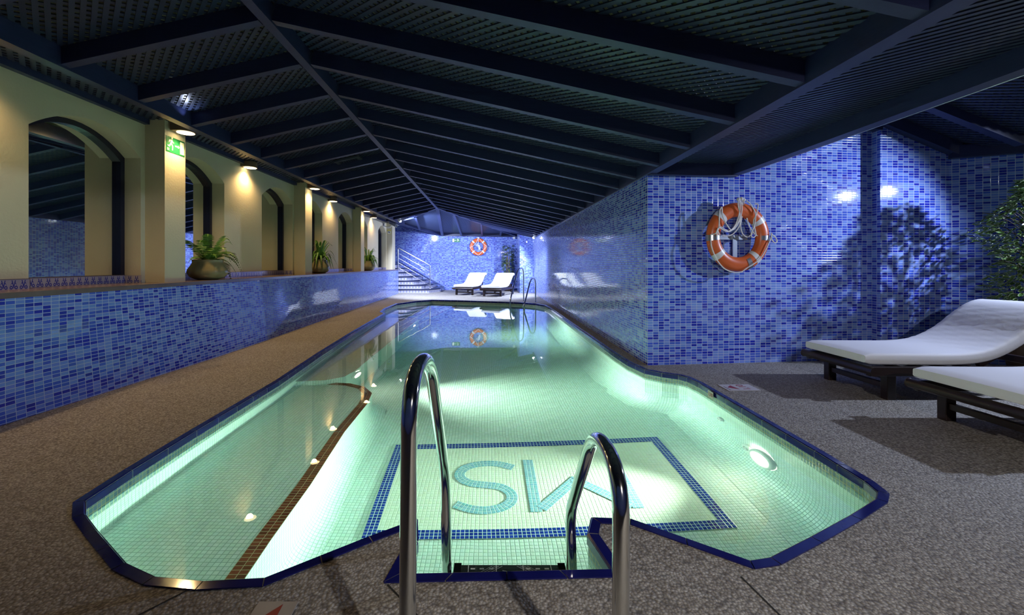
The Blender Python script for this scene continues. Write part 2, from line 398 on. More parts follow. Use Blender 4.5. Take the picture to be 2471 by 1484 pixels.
# coping: separate glazed tiles round the pool
mb = MB(); n = len(OUT)
for i in range(n):
    o0, o1, i0, i1 = Vector(OUT[i]), Vector(OUT[(i + 1) % n]), Vector(INN[i]), Vector(INN[(i + 1) % n])
    L = (o1 - o0).length; k = max(1, round(L / .235))
    for j in range(k):
        g = .0022 / L
        t0, t1 = j / k + g, (j + 1) / k - g
        a, b_, c, d = o0.lerp(o1, t0), o0.lerp(o1, t1), i0.lerp(i1, t1), i0.lerp(i1, t0)
        zt, zr = .006, -.040
        q = lambda p, z: Vector((p.x, p.y, z))
        mb.face([q(a, .001), q(a, zt), q(b_, zt), q(b_, .001)])
        ia, ib = d.lerp(a, .18), c.lerp(b_, .18)
        mb.face([q(a, zt), q(ia, zt), q(ib, zt), q(b_, zt)]); mb.face([q(ia, zt), q(d, -.002), q(c, -.002), q(ib, zt)])
        mb.face([q(d, -.002), q(d, zr), q(c, zr), q(c, -.002)])
    w0, w1 = Vector(WAL[i]), Vector(WAL[(i + 1) % n])
    a = lambda p, z: Vector((p.x, p.y, z))
    mb.face([a(o0, -.001), a(w0, .0035), a(w1, .0035), a(o1, -.001)], mi=1)
    mb.face([a(w0.lerp(i0, .6), .002), a(w0.lerp(i0, .6), zr), a(w1.lerp(i1, .6), zr), a(w1.lerp(i1, .6), .002)], mi=1)
mb.build('trim_1', ['coping', 'cop_grout'], kind='structure')

# basin
WZ = -.09
mb = MB(); run = 0
for i in range(n):
    a, b_ = Vector(WAL[i]), Vector(WAL[(i + 1) % n]); L = (b_ - a).length
    for z0, z1, mi in ((-.148, -.035, 1), (-1.75, -.148, 0)):
        mb.face([(a.x, a.y, z0), (b_.x, b_.y, z0), (b_.x, b_.y, z1), (a.x, a.y, z1)], [(run, z0), (run + L, z0), (run + L, z1), (run, z1)], mi)
    run += L
FZ = -.89
prof = [(1.2, FZ), (4.3, FZ), (5.2, FZ - .06), (8.5, -1.50), (9.5, -1.56), (14.2, -1.56)]
for (y0, z0), (y1, z1) in zip(prof[:-1], prof[1:]):
    mb.face([(-3, y0, z0), (2.4, y0, z0), (2.4, y1, z1), (-3, y1, z1)], [(-3, y0), (2.4, y0), (2.4, y1), (-3, y1)], 0)
# cove along the right wall and near right corner
cs = WAL[15:33]
inner = offset(WAL, SG * .26)[15:33]
rows = []
for (p0, p1) in zip(cs, inner):
    p0 = Vector(p0); p1 = Vector(p1); y = p0.y
    zf = FZ
    for (y0, z0), (y1, z1) in zip(prof[:-1], prof[1:]):
        if y0 <= y <= y1: zf = z0 + (z1 - z0) * (y - y0) / (y1 - y0)
    row = []
    for k in range(7):
        a = math.pi / 2 * k / 6; f = 1 - math.cos(a) ; g = math.sin(a)
        # from the wall, .3 m above the floor, curving down to meet it
        row.append((p0.x + (p1.x - p0.x) * (1 - math.cos(a)), p0.y + (p1.y - p0.y) * (1 - math.cos(a)), zf + .002 + .30 * (1 - math.sin(a))))
    rows.append(row)
crun = [0]
for a_, b_ in zip(cs[:-1], cs[1:]): crun.append(crun[-1] + (Vector(b_) - Vector(a_)).length)
mb.grid(rows, mi=0, uvf=lambda i, j: (crun[i], j * .068))
# shallow ledge on the left and the raised bench beyond it
LED = [(-1.03, 1.2), (-1.07, 1.75), (-1.09, 2.2), (-1.10, 2.7), (-1.15, 3.5), (-1.15, 4.15), (-1.19, 4.48), (-1.33, 4.70), (-1.52, 4.82), (-1.80, 4.86)]
LZ = WZ - .30
poly = LED + [(-2.6, 4.9), (-2.6, 1.2)]
for t in tessellate_polygon([[Vector((x, y, 0)) for x, y in poly]]):
    mb.face([(*poly[k], LZ) for k in t], [poly[k] for k in t], 0)
BEN = [(-2.6, 4.70), (-2.10, 4.70), (-1.78, 4.76), (-1.62, 4.90), (-1.58, 5.15), (-1.58, 9.9), (-1.68, 10.15), (-2.6, 10.2)]
BZ = WZ - .12
for t in tessellate_polygon([[Vector((x, y, 0)) for x, y in BEN]]):
    mb.face([(*BEN[k], BZ) for k in t], [BEN[k] for k in t], 0)
def riser(line, zt, zb, rad):
    rows = []; run = 0; runs = []
    for i, p in enumerate(line):
        p = Vector(p); t = (Vector(line[min(i + 1, len(line) - 1)]) - Vector(line[max(i - 1, 0)])).normalized(); nr = Vector((t.y, -t.x))
        if i: run += (p - Vector(line[i - 1])).length
        runs.append(run)
        row = [(p.x, p.y, zt)]
        for k in range(6):
            a = math.pi / 2 * k / 5; q = p + nr * rad * (1 - math.cos(a)); row.append((q.x, q.y, zb + rad * (1 - math.sin(a))))
        rows.append(row)
    h = [0, zt - zb - rad] + [zt - zb - rad + rad * 1.57 * k / 5 for k in range(1, 6)]
    mb.grid(rows, uvf=lambda i, j: (runs[i], h[j]))
riser(LED, LZ, FZ, .14)
riser(BEN[:-1], BZ, -1.6, .12)
# steps down from the far left corner
for k, (dx, z) in enumerate(((.55, WZ - .22), (.95, WZ - .48), (1.35, WZ - .75))):
    x1 = -2.75 + dx
    poly = [(-2.8, 11.0), (x1, 11.0), (x1 + .5, 14.2), (-2.8, 14.2)]
    mb.prism(poly, z - .4, z, 0)
    mb.prism([(x1 - .05, 11.0), (x1 + .002, 11.0), (x1 + .502, 14.2), (x1 + .45, 14.2)], z - .01, z + .003, 2)
mb.build('floor_basin', ['mosaic', 'band', 'redtile'], kind='structure')

# red line along the ledge
mb = MB(); run = 0
for a, b_ in zip(LED[:-1], LED[1:]):
    a = Vector(a); b_ = Vector(b_); L = (b_ - a).length
    t = (b_ - a).normalized(); nr = Vector((t.y, -t.x))
    i = LED.index(tuple(a)) if False else 0
    pa, pb = a - nr * .085, b_ - nr * .085
    mb.face([(pa.x, pa.y, LZ + .003), (a.x, a.y, LZ + .003), (b_.x, b_.y, LZ + .003), (pb.x, pb.y, LZ + .003)], [(0, run), (.08, run), (.08, run + L), (0, run + L)])
    run += L
mb.build('trim_2', ['redtile'], kind='structure')

# emblem panel: pale ground, navy border, light blue MS
mb = MB(); z = FZ + .003
C4 = [Vector((-.76, 2.60)), Vector((1.53, 2.66)), Vector((1.50, 3.86)), Vector((-.79, 3.74))]
def strip(pts, wd, mi, z, closed=False):
    P = [Vector(p) for p in pts]; run = 0; L_, R_ = [], []
    for i, p in enumerate(P):
        t1 = (P[i] - P[i - 1]).normalized() if i else (P[1] - P[0]).normalized()
        t2 = (P[i + 1] - P[i]).normalized() if i < len(P) - 1 else t1
        n_ = Vector((-(t1 + t2).y, (t1 + t2).x)).normalized(); k = max(n_.dot(Vector((-t1.y, t1.x))), .5)
        L_.append(p + n_ * wd / 2 / k); R_.append(p - n_ * wd / 2 / k)
    for i in range(len(P) - 1):
        l = (P[i + 1] - P[i]).length
        mb.face([(*R_[i], z), (*R_[i + 1], z), (*L_[i + 1], z), (*L_[i], z)], [(run, 0), (run + l, 0), (run + l, wd), (run, wd)], mi); run += l
mb.face([(*c, z) for c in C4], [tuple(c) for c in C4], 0)
for i in range(4):
    a, b_ = C4[i], C4[(i + 1) % 4]; d = (b_ - a).normalized() * .0405
    nr = Vector((-d.y, d.x))
    strip([a + nr, b_ + nr], .081, 1, z + .002 + i * .0004)
S = [(.2, 3.39), (.09, 3.44), (0, 3.45), (-.1, 3.43), (-.18, 3.38), (-.215, 3.30), (-.19, 3.23), (-.12, 3.18), (-.02, 3.16), (.08, 3.14), (.145, 3.09), (.17, 3.02), (.145, 2.95), (.08, 2.90), (0, 2.88), (-.06, 2.88), (-.14, 2.90), (-.22, 2.94)]
Sp = [(p.x, p.y) for p in smooth_path([(x, y, 0) for x, y in S], 3)]
strip(Sp, .081, 2, z + .003)
strip([(.32, 3.50), (.32, 2.86)], .081, 2, z + .003)
strip([(1.00, 3.52), (1.00, 2.88)], .081, 2, z + .003)
strip([(.355, 2.89), (.66, 3.235)], .081, 2, z + .0034)
strip([(.63, 3.235), (.965, 2.90)], .081, 2, z + .0038)
mb.build('trim_3', ['panel', 'navy_mos', 'letter'], kind='structure')

# water body
mb = MB(); n = len(WAT)
tris = tessellate_polygon([[Vector((x, y, 0)) for x, y in WAT]])
vb = len(mb.v)
mb.v += [(x, y, WZ) for x, y in WAT] + [(x, y, -1.9) for x, y in WAT]
def addf(ix): mb.f.append(tuple(ix)); mb.uv.append([(0, 0)] * len(ix)); mb.mi.append(0); mb.sm.append(False)
for t in tris:
    a, b_, c = [Vector(WAT[k]) for k in t]; t = list(t)
    if (b_ - a).x * (c - a).y - (b_ - a).y * (c - a).x < 0: t.reverse()
    addf(t); addf([k + n for k in reversed(t)])
for i in range(n):
    j = (i + 1) % n
    addf([i, i + n, j + n, j] if SG > 0 else [i, j, j + n, i + n])
ow = mb.build('pool_water', 'water', kind='stuff')
import bmesh
bmm = bmesh.new(); bmm.from_mesh(ow.data); bmesh.ops.recalc_face_normals(bmm, faces=bmm.faces); bmm.to_mesh(ow.data); bmm.free()
ow['label'] = 'calm clear greenish water filling the lit pool'; ow['category'] = 'water'

# ------------------------------------------------------------------ walls
def wall(mb, a, b_, z0, z1, mi=0, u0=0, thick=0):
    a = Vector(a); b_ = Vector(b_); L = (b_ - a).length
    mb.face([(a.x, a.y, z0), (b_.x, b_.y, z0), (b_.x, b_.y, z1), (a.x, a.y, z1)], [(u0, z0), (u0 + L, z0), (u0 + L, z1), (u0, z1)], mi)
    return u0 + L
# long right wall: pool side
mb = MB()
wall(mb, (XR, 4.93), (XR, 17.3), 0, 2.19, 0)
mb.build('wall_right', ['blue_side'], kind='structure')
# alcove walls
mb = MB(); u = 0
Apts = [(XR, 4.93), (4.60, 5.23), (4.60, 5.10), (5.45, 5.14), (8.1, 3.88)]
for nm, a, b_ in zip(('wall_lifebuoy_side', 'wall_return', 'wall_fig_side', 'wall_oblique'), Apts[:-1], Apts[1:]):
    mb = MB(); u = wall(mb, a, b_, 0, 3.1, 0, u); mb.build(nm, ['blue'], kind='structure')
mb = MB(); u = 0
for a, b_ in (((8.1, 3.9), (8.1, -1.6)), ((8.1, -1.6), (-3.47, -1.6))): u = wall(mb, a, b_, 0, 3.0, 0, u)
mb.build('wall_back', ['blue'], kind='structure')
mb = MB(); u = 0
for nm, a, b_ in (('wall_far', (-6.5, 19.2), (1.27, 19.2)), ('wall_far_return', (1.27, 19.2), (1.27, 17.3)), ('wall_far_right', (1.27, 17.3), (1.81, 17.3)), ('wall_stair_side', (-6.5, 16.3), (-6.5, 19.2))):
    mb = MB(); u = wall(mb, a, b_, 0, 3.4 if a[0] < 0 else 2.6, 0, u); mb.build(nm, ['blue'], kind='structure')

# left parapet: tiled face, brown ledge
YE = 16.9; Y0 = -1.6
mb = MB()
LW = [(-3.47, Y0), (-3.47, 3.0), (-3.40, 4.2), (-3.34, 5.4), (-3.33, 6.6), (-3.36, 9.0), (-3.42, 12.5), (-3.47, YE)]
u = 0
for a, b_ in zip(LW[:-1], LW[1:]):
    L = (Vector(b_) - Vector(a)).length
    mb.face([(a[0], a[1], 0), (b_[0], b_[1], 0), (XL, b_[1], .938), (XL, a[1], .938)], [(u, .022), (u + L, .022), (u + L, .96), (u, .96)]); u += L
wall(mb, (XL, YE), (-6.5, YE), 0, .938)
mb.build('wall_left_lower', ['blue'], kind='structure')
mb = MB(); mb.box((-4.10, Y0, .9), (XL + .008, YE, .945)); mb.build('trim_4', ['ledge'], kind='structure', bevel=.004)

# upper left wall with arched recesses
XW, XM = -3.82, -4.05
PIL = [(1.10, 1.43), (4.85, 5.18), (8.585, 8.915), (12.35, 12.68), (16.40, YE)]
OPEN = []
for (p0, p1), (q0, q1) in zip(PIL[:-1], PIL[1:]):
    OPEN.append((p1, p1 + 1.13)); OPEN.append((q0 - 1.17 - .06, q0 - .06))
OPEN = [o for o in OPEN]
SPR, APX, ZT = 2.315, 2.54, 3.0
def arch_z(y, a, b_):
    t = (y - a) / (b_ - a) * 2 - 1
    return SPR + (APX - SPR) * max(0, 1 - t * t)
mb = MB(); y = Y0
YS = lambda a, b_: [a + (b_ - a) * (1 - math.cos(math.pi * k / 22)) / 2 for k in range(23)]
BOT = .945
for a, b_ in OPEN:
    mb.face([(XW, y, BOT), (XW, a, BOT), (XW, a, ZT), (XW, y, ZT)]); y = b_
    ys = YS(a, b_)
    for y0, y1 in zip(ys[:-1], ys[1:]):
        z0, z1 = arch_z(y0, a, b_), arch_z(y1, a, b_)
        mb.face([(XW, y0, z0), (XW, y1, z1), (XW, y1, ZT), (XW, y0, ZT)])
        mb.face([(XW, y0, z0), (XM, y0, z0), (XM, y1, z1), (XW, y1, z1)])
    mb.face([(XW, a, BOT), (XM, a, BOT), (XM, a, SPR), (XW, a, SPR)]); mb.face([(XW, b_, BOT), (XW, b_, SPR), (XM, b_, SPR), (XM, b_, BOT)])
mb.face([(XW, y, BOT), (XW, YE, BOT), (XW, YE, ZT), (XW, y, ZT)])
mb.face([(XM - .02, Y0, BOT), (XM - .02, YE, BOT), (XM - .02, YE, ZT), (XM - .02, Y0, ZT)])
mb.face([(XM - .02, YE, BOT), (XW, YE, BOT), (XW, YE, ZT), (XM - .02, YE, ZT)])
for p0, p1 in PIL: mb.box((XW - .01, p0, BOT), (-3.60, p1, 2.88))
mb.build('wall_left', ['plaster'], kind='structure')
# skirting tiles
mb = MB(); H = 1.025
y = Y0; u = 0
cuts = sorted(list(OPEN))
def sk(a, b_, off=(.010, 0)):
    a = Vector(a); b_ = Vector(b_); L = (b_ - a).length
    mb.face([(a.x, a.y, BOT), (b_.x, b_.y, BOT), (b_.x, b_.y, H), (a.x, a.y, H)], [(0, 0), (L, 0), (L, .08), (0, .08)])
for a, b_ in cuts:
    if a - y > .02 and not any(abs(p1 - a) < .01 for p0, p1 in PIL): sk((XW + .01, y + .0), (XW + .01, a)); mb.box((XW, y, H), (XW + .012, a, H + .004), 1)
    sk((XW + .012, a), (XM + .012, a + .0)) if False else None
    sk((XM + .055, a), (XM + .055, b_)); mb.box((XM, a, H), (XM + .057, b_, H + .006), 1)
    sk((XW + .01, a + .004), (XM, a + .004)); sk((XM, b_ - .004), (XW + .01, b_ - .004))
    y = b_
for p0, p1 in PIL[1:]:
    pass
mb.build('trim_5', ['skirting', 'ledge'], kind='structure')

# arched mirrors: navy frame and glass
spots = ['arched mirror beside the exit sign pillar, largest, reflecting the blue tiled wall',
         'arched mirror partly hidden by the pillar behind the fern in the wide pot',
         'arched mirror right of the second eave lamp, before the second pillar',
         'arched mirror mostly hidden behind the second pillar, above the middle potted plant',
         'arched mirror between the middle potted plant and the third pillar',
         'arched mirror mostly hidden behind the third pillar, above the smallest looking potted plant',
         'arched mirror beside the security camera at the far end']
vis = [o for o in OPEN if o[0] > 2.5]
for (a, b_), lab in zip(vis, spots):
    t = thing('arched_mirror', 'navy framed ' + lab, 'mirror', (XM, (a + b_) / 2, H), 0, 'arched mirrors along the cream wall')
    c = (a + b_) / 2
    ys = YS(a, b_)
    g = MB(); pl = [(y - c, 0) for y in (a, b_)] + [(y - c, arch_z(y, a, b_) - H) for y in reversed(ys)]
    for tr in tessellate_polygon([[Vector((x, y, 0)) for x, y in pl]]):
        g.face([(.004, *pl[k]) for k in tr])
    g.build('mirror_glass', 'mirror', t)
    f = MB(); fw = .05
    outer = [(a - c, 0)] + [(y - c, arch_z(y, a, b_) - H) for y in ys] + [(b_ - c, 0)]
    k = 1 - 2 * fw / (b_ - a)
    innr = [(p[0] * k, 0 if i in (0, len(outer) - 1) else p[1] - fw) for i, p in enumerate(outer)]
    for i in range(len(outer) - 1):
        o0, o1, n0, n1 = outer[i], outer[i + 1], innr[i], innr[i + 1]
        f.face([(.052, *o0), (.052, *o1), (.052, *n1), (.052, *n0)]); f.face([(.052, *n0), (.052, *n1), (.004, *n1), (.004, *n0)])
    f.build('mirror_frame', 'frame', t)

# ------------------------------------------------------------------ ceiling
RX, RZ = -1.606, 2.917          # bottom of the ridge beam
LX, LBZ = -3.12, 2.580          # left eave beam
RBX, RBZ = 1.81, 2.165          # right eave beam
RY = 13.85
slR = (RZ - RBZ) / (RBX - RX); slL = (RZ - LBZ) / (RX - LX)
ceil = MB()
YB = -1.6
up = .155
def quad(m_, pts, mi=0): m_.face(pts, mi=mi)
# backing boards above the lattice
e = .10
quad(ceil, [(RX, YB, RZ + up + e), (RBX + .2, YB, RBZ + up + e - .04), (RBX + .2, 17.4, RBZ + up + e - .04), (RX, 15.5, RZ + up + e)])
quad(ceil, [(-3.9, YB, LBZ + up + .04), (RX, YB, RZ + up + e), (RX, 15.5, RZ + up + e), (-3.9, 17.0, LBZ + up + .04)])
quad(ceil, [(-6.6, 13.0, 3.35), (RX, 13.0, 3.35), (2.0, 13.0, 3.35), (2.0, 19.4, 3.35), (-6.6, 19.4, 3.35)])
quad(ceil, [(RBX - .1, YB, RBZ + .26), (8.2, YB, RBZ + .26 + 1.0), (8.2, 5.6, RBZ + .26 + 1.0), (RBX - .1, 5.6, RBZ + .26)])
quad(ceil, [(-4.2, YB, 3.02), (-3.1, YB, 3.02), (-3.1, 17, 3.02), (-4.2, 17, 3.02)])
CE = ceil.build('ceiling', ['backing'], kind='structure')

def clip(poly, p, d):
    """segment of the line p+t*d inside the convex polygon"""
    t0, t1 = -1e9, 1e9; n = len(poly)
    ar = sum(poly[i][0] * poly[(i + 1) % n][1] - poly[(i + 1) % n][0] * poly[i][1] for i in range(n)); s = 1 if ar > 0 else -1
    for i in range(n):
        a = poly[i]; b_ = poly[(i + 1) % n]; nx, ny = -(b_[1] - a[1]) * s, (b_[0] - a[0]) * s
        den = nx * d[0] + ny * d[1]; num = nx * (a[0] - p[0]) + ny * (a[1] - p[1])
        if abs(den) < 1e-9:
            if num > 0: return None
            continue
        t = num / den
        if den > 0: t0 = max(t0, t)
        else: t1 = min(t1, t)
    return (t0, t1) if t1 - t0 > .02 else None
def lattice(name, O, U, V, poly, pitch=.056, wd=.030, th=.007, flip=False):
    """two crossed layers of diagonal slats in the plane O + u*U + v*V"""
    O, U, V = Vector(O), Vector(U).normalized(), Vector(V).normalized(); N = U.cross(V).normalized()
    if N.z < 0: N = -N
    mb = MB()
    cx = sum(p[0] for p in poly) / len(poly); cy = sum(p[1] for p in poly) / len(poly)
    rad = max(math.hypot(p[0] - cx, p[1] - cy) for p in poly)
    for lay, ang in ((0, -45), (1, 45)) if flip else ((0, 45), (1, -45)):
        d = (math.cos(R(ang)), math.sin(R(ang))); nn = (-d[1], d[0])
        k = int(rad / pitch) + 1
        for i in range(-k, k + 1):
            p = (cx + nn[0] * i * pitch, cy + nn[1] * i * pitch); c = clip(poly, p, d)
            if not c: continue
            A = O + U * (p[0] + d[0] * c[0]) + V * (p[1] + d[1] * c[0]) + N * lay * th * 1.05
            B = O + U * (p[0] + d[0] * c[1]) + V * (p[1] + d[1] * c[1]) + N * lay * th * 1.05
            s = (U * nn[0] + V * nn[1]) * wd / 2; T = N * th
            i0 = len(mb.v)
            mb.v += [tuple(q) for q in (A - s, A + s, B + s, B - s, A - s + T, A + s + T, B + s + T, B - s + T)]
            for f in ((0, 1, 2, 3), (7, 6, 5, 4), (0, 3, 7, 4), (1, 5, 6, 2)):
                mb.f.append(tuple(i0 + q for q in f)); mb.uv.append([(0, 0)] * 4); mb.mi.append(0); mb.sm.append(False)
    o = mb.build(name, 'lattice', CE); return o
hR = math.hypot(RBX - RX, RZ - RBZ); hL = math.hypot(RX - LX, RZ - LBZ)
LT = .128
lattice('lattice_panel', (RX, 0, RZ + LT), (RBX - RX, 0, RBZ - RZ), (0, 1, 0), [(0, YB), (hR, YB), (hR, 17.3), (0, 14.0)], flip=True)
lattice('lattice_panel', (RX, 0, RZ + LT), (LX - RX, 0, LBZ - RZ), (0, 1, 0), [(0, YB), (hL, YB), (hL, 15.9), (0, 14.0)])
lattice('lattice_panel', (LX, 0, 2.755), (-1, 0, 0), (0, 1, 0), [(0, YB), (.72, YB), (.72, YE), (0, YE)], pitch=.06, wd=.034)
lattice('lattice_panel', (RBX, 0, RBZ + .12), (1, 0, 0), (0, 1, 0), [(0, YB), (1.0, YB), (1.0, 5.15), (0, 5.0)], pitch=.050, wd=.027, flip=True)

yk = [2.48 + .69 * k for k in range(-5, 24)]
def leaf(mb_, name): return mb_.build(name, 'beam', CE, bevel=0)
for k, y in enumerate(yk):
    if y < -1.5: continue
    x1 = RBX; yy = y
    if y < 17.2:
        # right rafter, cut at the hip line beyond the ridge end
        xs = RX + .05
        if y > RY: xs = RX + (1.30 - RX) * (y - RY) / (19.2 - RY) + .04
        if xs < x1 - .1:
            m1 = MB(); m1.bar((xs, y, RZ - (xs - RX) * slR), (x1, y, RZ - (x1 - RX) * slR), .07, .125, off=.5); leaf(m1, 'rafter')
    if y < 15.8:
        xs = RX - .05
        if y > RY: xs = RX + (-3.3 - RX) * (y - RY) / (15.9 - RY) - .04
        if xs > LX + .1:
            m1 = MB(); m1.bar((xs, y, RZ + (xs - RX) * slL), (LX, y, LBZ), .07, .125, off=.5); leaf(m1, 'rafter')
m1 = MB(); m1.bar((RX, YB, RZ - .015), (RX, RY + .05, RZ - .015), .075, .16, off=.5); leaf(m1, 'ridge_beam')
m1 = MB(); m1.bar((LX, YB, LBZ - .008), (LX, 16.1, LBZ - .008), .09, .15, off=.5); leaf(m1, 'eave_beam')
m1 = MB(); m1.bar((RBX + .02, YB, RBZ - .006), (RBX + .02, 17.3, RBZ - .006), .10, .15, off=.5); leaf(m1, 'eave_beam')
m1 = MB()
for (p0, p1), (q0, q1) in zip([(-3, Y0)] + PIL[:-1], PIL): m1.box((XW, p1 + .01, 2.70), (XW + .06, q0 - .01, 2.775))
leaf(m1, 'wall_plate')
# hip end
Hc = Vector((-2.0, 19.15, 2.375)); Hr = Vector((1.30, 19.15, 2.335)); Hl = Vector((-3.30, 15.85, 2.62)); HR = Vector((RX, RY, RZ))
def panel_lattice(pts, lift=.10, pitch=.06):
    O = pts[0]; U = (pts[1] - pts[0]).normalized(); N = U.cross(pts[2] - pts[0]).normalized(); V = N.cross(U)
    poly = [((p - O).dot(U), (p - O).dot(V)) for p in pts]
    if N.z < 0: N = -N
    lattice('lattice_panel', O + N * lift, U, V, poly, pitch=pitch, wd=.036)
panel_lattice([Hc, Hr, HR]); panel_lattice([Hl, Hc, HR])
def beam_between(a, b_, wd=.09, hd=.12, name='hip_beam'):
    m_ = MB(); m_.bar(a, b_, wd, hd, off=.5); leaf(m_, name)
beam_between(HR, Hc, .11, .12); beam_between(HR, Hr, .09); beam_between(HR, Hl, .08)
beam_between(Hl + Vector((-.3, -.3, .06)), Hc, .09, .14, 'eave_beam'); beam_between(Hc, Hr + Vector((.1, 0, 0)), .09, .13, 'eave_beam')
for x in (-1.15, -.25, .55):
    t = (x - HR.x) / (Hr.x - HR.x); beam_between(HR.lerp(Hr, t) + Vector((0, 0, .005)), Vector((x, 19.13, 2.37)), .07, .10, 'rafter')
t = .52; beam_between(HR.lerp(Hl, t), Hl.lerp(Hc, .45), .07, .10, 'rafter')
# right bay: free beam with a thin conduit, sloping lattice and rafters
m1 = MB(); m1.bar((2.83, YB, 2.165), (2.83, 5.05, 2.165), .10, .17, off=.5); leaf(m1, 'eave_beam')
m1 = MB(); m1.bar((RBX, 4.88, 2.15), (2.85, 5.00, 2.15), .08, .14, off=.5); leaf(m1, 'wall_plate')
sB = .40; X0b, Z0b = 4.55, 2.83
zb = lambda x: Z0b - sB * (x - X0b)
xr = 5.62
lattice('lattice_panel', (X0b - .25, 0, zb(X0b - .25) + .10), (1, 0, -sB), (0, 1, 0), [(0, YB), (1.5, YB), (1.5, 5.3), (0, 5.3)], pitch=.052, wd=.029, flip=True)
lattice('lattice_panel', (2.86, 0, 2.50), (1.45, 0, .52), (0, 1, 0), [(0, YB), (1.52, YB), (1.52, 5.3), (0, 5.3)], pitch=.052, wd=.031)
lattice('lattice_panel', (xr, 0, 2.50), (1, 0, 0), (0, 1, 0), [(0, YB), (2.5, YB), (2.5, 5.1), (0, 5.1)], pitch=.056, wd=.033)
for y in (4.60, 3.55, 2.5, 1.45, .4):
    m1 = MB(); m1.bar((4.25, y, zb(4.25)), (xr, y, zb(xr)), .09, .10, off=.5); leaf(m1, 'rafter')
m1 = MB(); m1.bar((4.36, 5.08, 2.87), (5.46, 5.08, 2.42), .10, .13, off=.5); leaf(m1, 'hip_beam')
m1 = MB(); m1.bar((4.05, 5.12, 2.80), (4.62, 5.14, 2.72), .10, .10, off=.5); leaf(m1, 'wall_plate')
m1 = MB(); m1.bar((5.42, 5.10, 2.385), (8.1, 3.86, 2.385), .10, .14, off=.5); leaf(m1, 'eave_beam')

t = thing('conduit', 'thin bright metal conduit running along the edge of the right timber beam', 'conduit', (2.89, YB, 2.185))
m1 = MB(); m1.tube([(0, 0, 0), (0, 6.5, 0)], .008, 8); m1.tube([(.035, 0, -.004), (.035, 6.5, -.004)], .005, 8); m1.build('pipe', 'steel2', t)
for y in (1.5, 2.9, 4.3, 5.7): t2 = MB(); t2.box((-.012, y, -.006), (.045, y + .02, .014)); t2.build('clip', 'steel2', t)

# air grille in the left slope and a small vent farther on
def slopeL(x): return RZ + (x - RX) * slL
def grille(name, lab, xc, yc, lx, ly, bars):
    t = thing(name, lab, 'vent', (xc, yc, slopeL(xc) + .10)); t.rotation_euler = (0, -math.atan(slL), 0)
    f = MB(); w_ = .055
    for a, b_ in (((-lx / 2, -ly / 2), (lx / 2, -ly / 2 + w_)), ((-lx / 2, ly / 2 - w_), (lx / 2, ly / 2)), ((-lx / 2, -ly / 2 + w_), (-lx / 2 + w_, ly / 2 - w_)), ((lx / 2 - w_, -ly / 2 + w_), (lx / 2, ly / 2 - w_))):
        f.box((*a, -.012), (*b_, .02))
    gf = f.build('grille_frame', 'grille', t)
    g = MB(); nb = bars
    for k in range(nb):
        x = -lx / 2 + w_ + (lx - 2 * w_) * (k + .5) / nb; g.box((x - .003, -ly / 2 + w_, -.008), (x + .003, ly / 2 - w_, .012))
    for k in range(int(nb * ly / lx * .8)):
        y = -ly / 2 + w_ + (ly - 2 * w_) * (k + .5) / int(nb * ly / lx * .8); g.box((-lx / 2 + w_, y - .002, .012), (lx / 2 - w_, y + .002, .016))
    g.build('louvre', 'grille', gf)
grille('ceiling_vent', 'large grey air grille framed in the near left roof slope, cut by the top edge', -2.20, 2.05, .62, .80, 13)
grille('ceiling_vent', 'small grey vent far along the left roof slope near the ridge', -2.30, 7.25, .42, .34, 8)

# ------------------------------------------------------------------ wall lamps under the left eave
LAMPS = [(-3.74, 3.05, 'w', 'bronze downlight nearest the camera, just outside the left edge'), (-3.49, 5.01, 'p', 'bronze half-round downlight on the pillar above the near exit sign'),
         (-3.74, 6.83, 'w', 'bronze half-round downlight on the cream wall between the first two pillars'), (-3.49, 8.75, 'p', 'bronze half-round downlight at the top of the second pillar'),
         (-3.74, 10.5, 'w', 'bronze half-round downlight on the wall between the second and third pillars'), (-3.49, 12.5, 'p', 'bronze half-round downlight at the top of the third pillar'),
         (-3.74, 14.25, 'w', 'bronze half-round downlight farthest away, left of the security camera')]
for x, y, kind, lab in LAMPS:
    t = thing('wall_lamp', lab, 'lamp', (x, y, 2.66), 0, 'downlights under the left eave')
    h = MB(); seg = 18
    back = -.085
    poly = [(back, -.115), (back, .115)] + [(.0 + .11 * math.cos(a), .115 * math.sin(a)) for a in [math.pi / 2 - math.pi * k / seg for k in range(seg + 1)]]
    h.prism(poly[::-1], 0, .085); h.build('housing', 'housing', t)
    g = MB(); g.face([(.012 + .088 * math.cos(2 * math.pi * k / 24), .092 * math.sin(2 * math.pi * k / 24), -.003) for k in range(24)][::-1]); g.build('diffuser', 'lampglow', t)
    l = light('lamp_light', 'SPOT', (.0, 0, -.02), P_EAVE * 4, WARM, angle=150, blend=.7, size=.05); l.parent = t
    l.rotation_euler = (0, R(-14), 0)
    if kind == 'p':
        l2 = light('lamp_uplight', 'SPOT', (.47, -.59, -.06), 2.2, COOL, target=(.50, -.72, .25), size=.01, angle=100, blend=.6); l2.parent = t

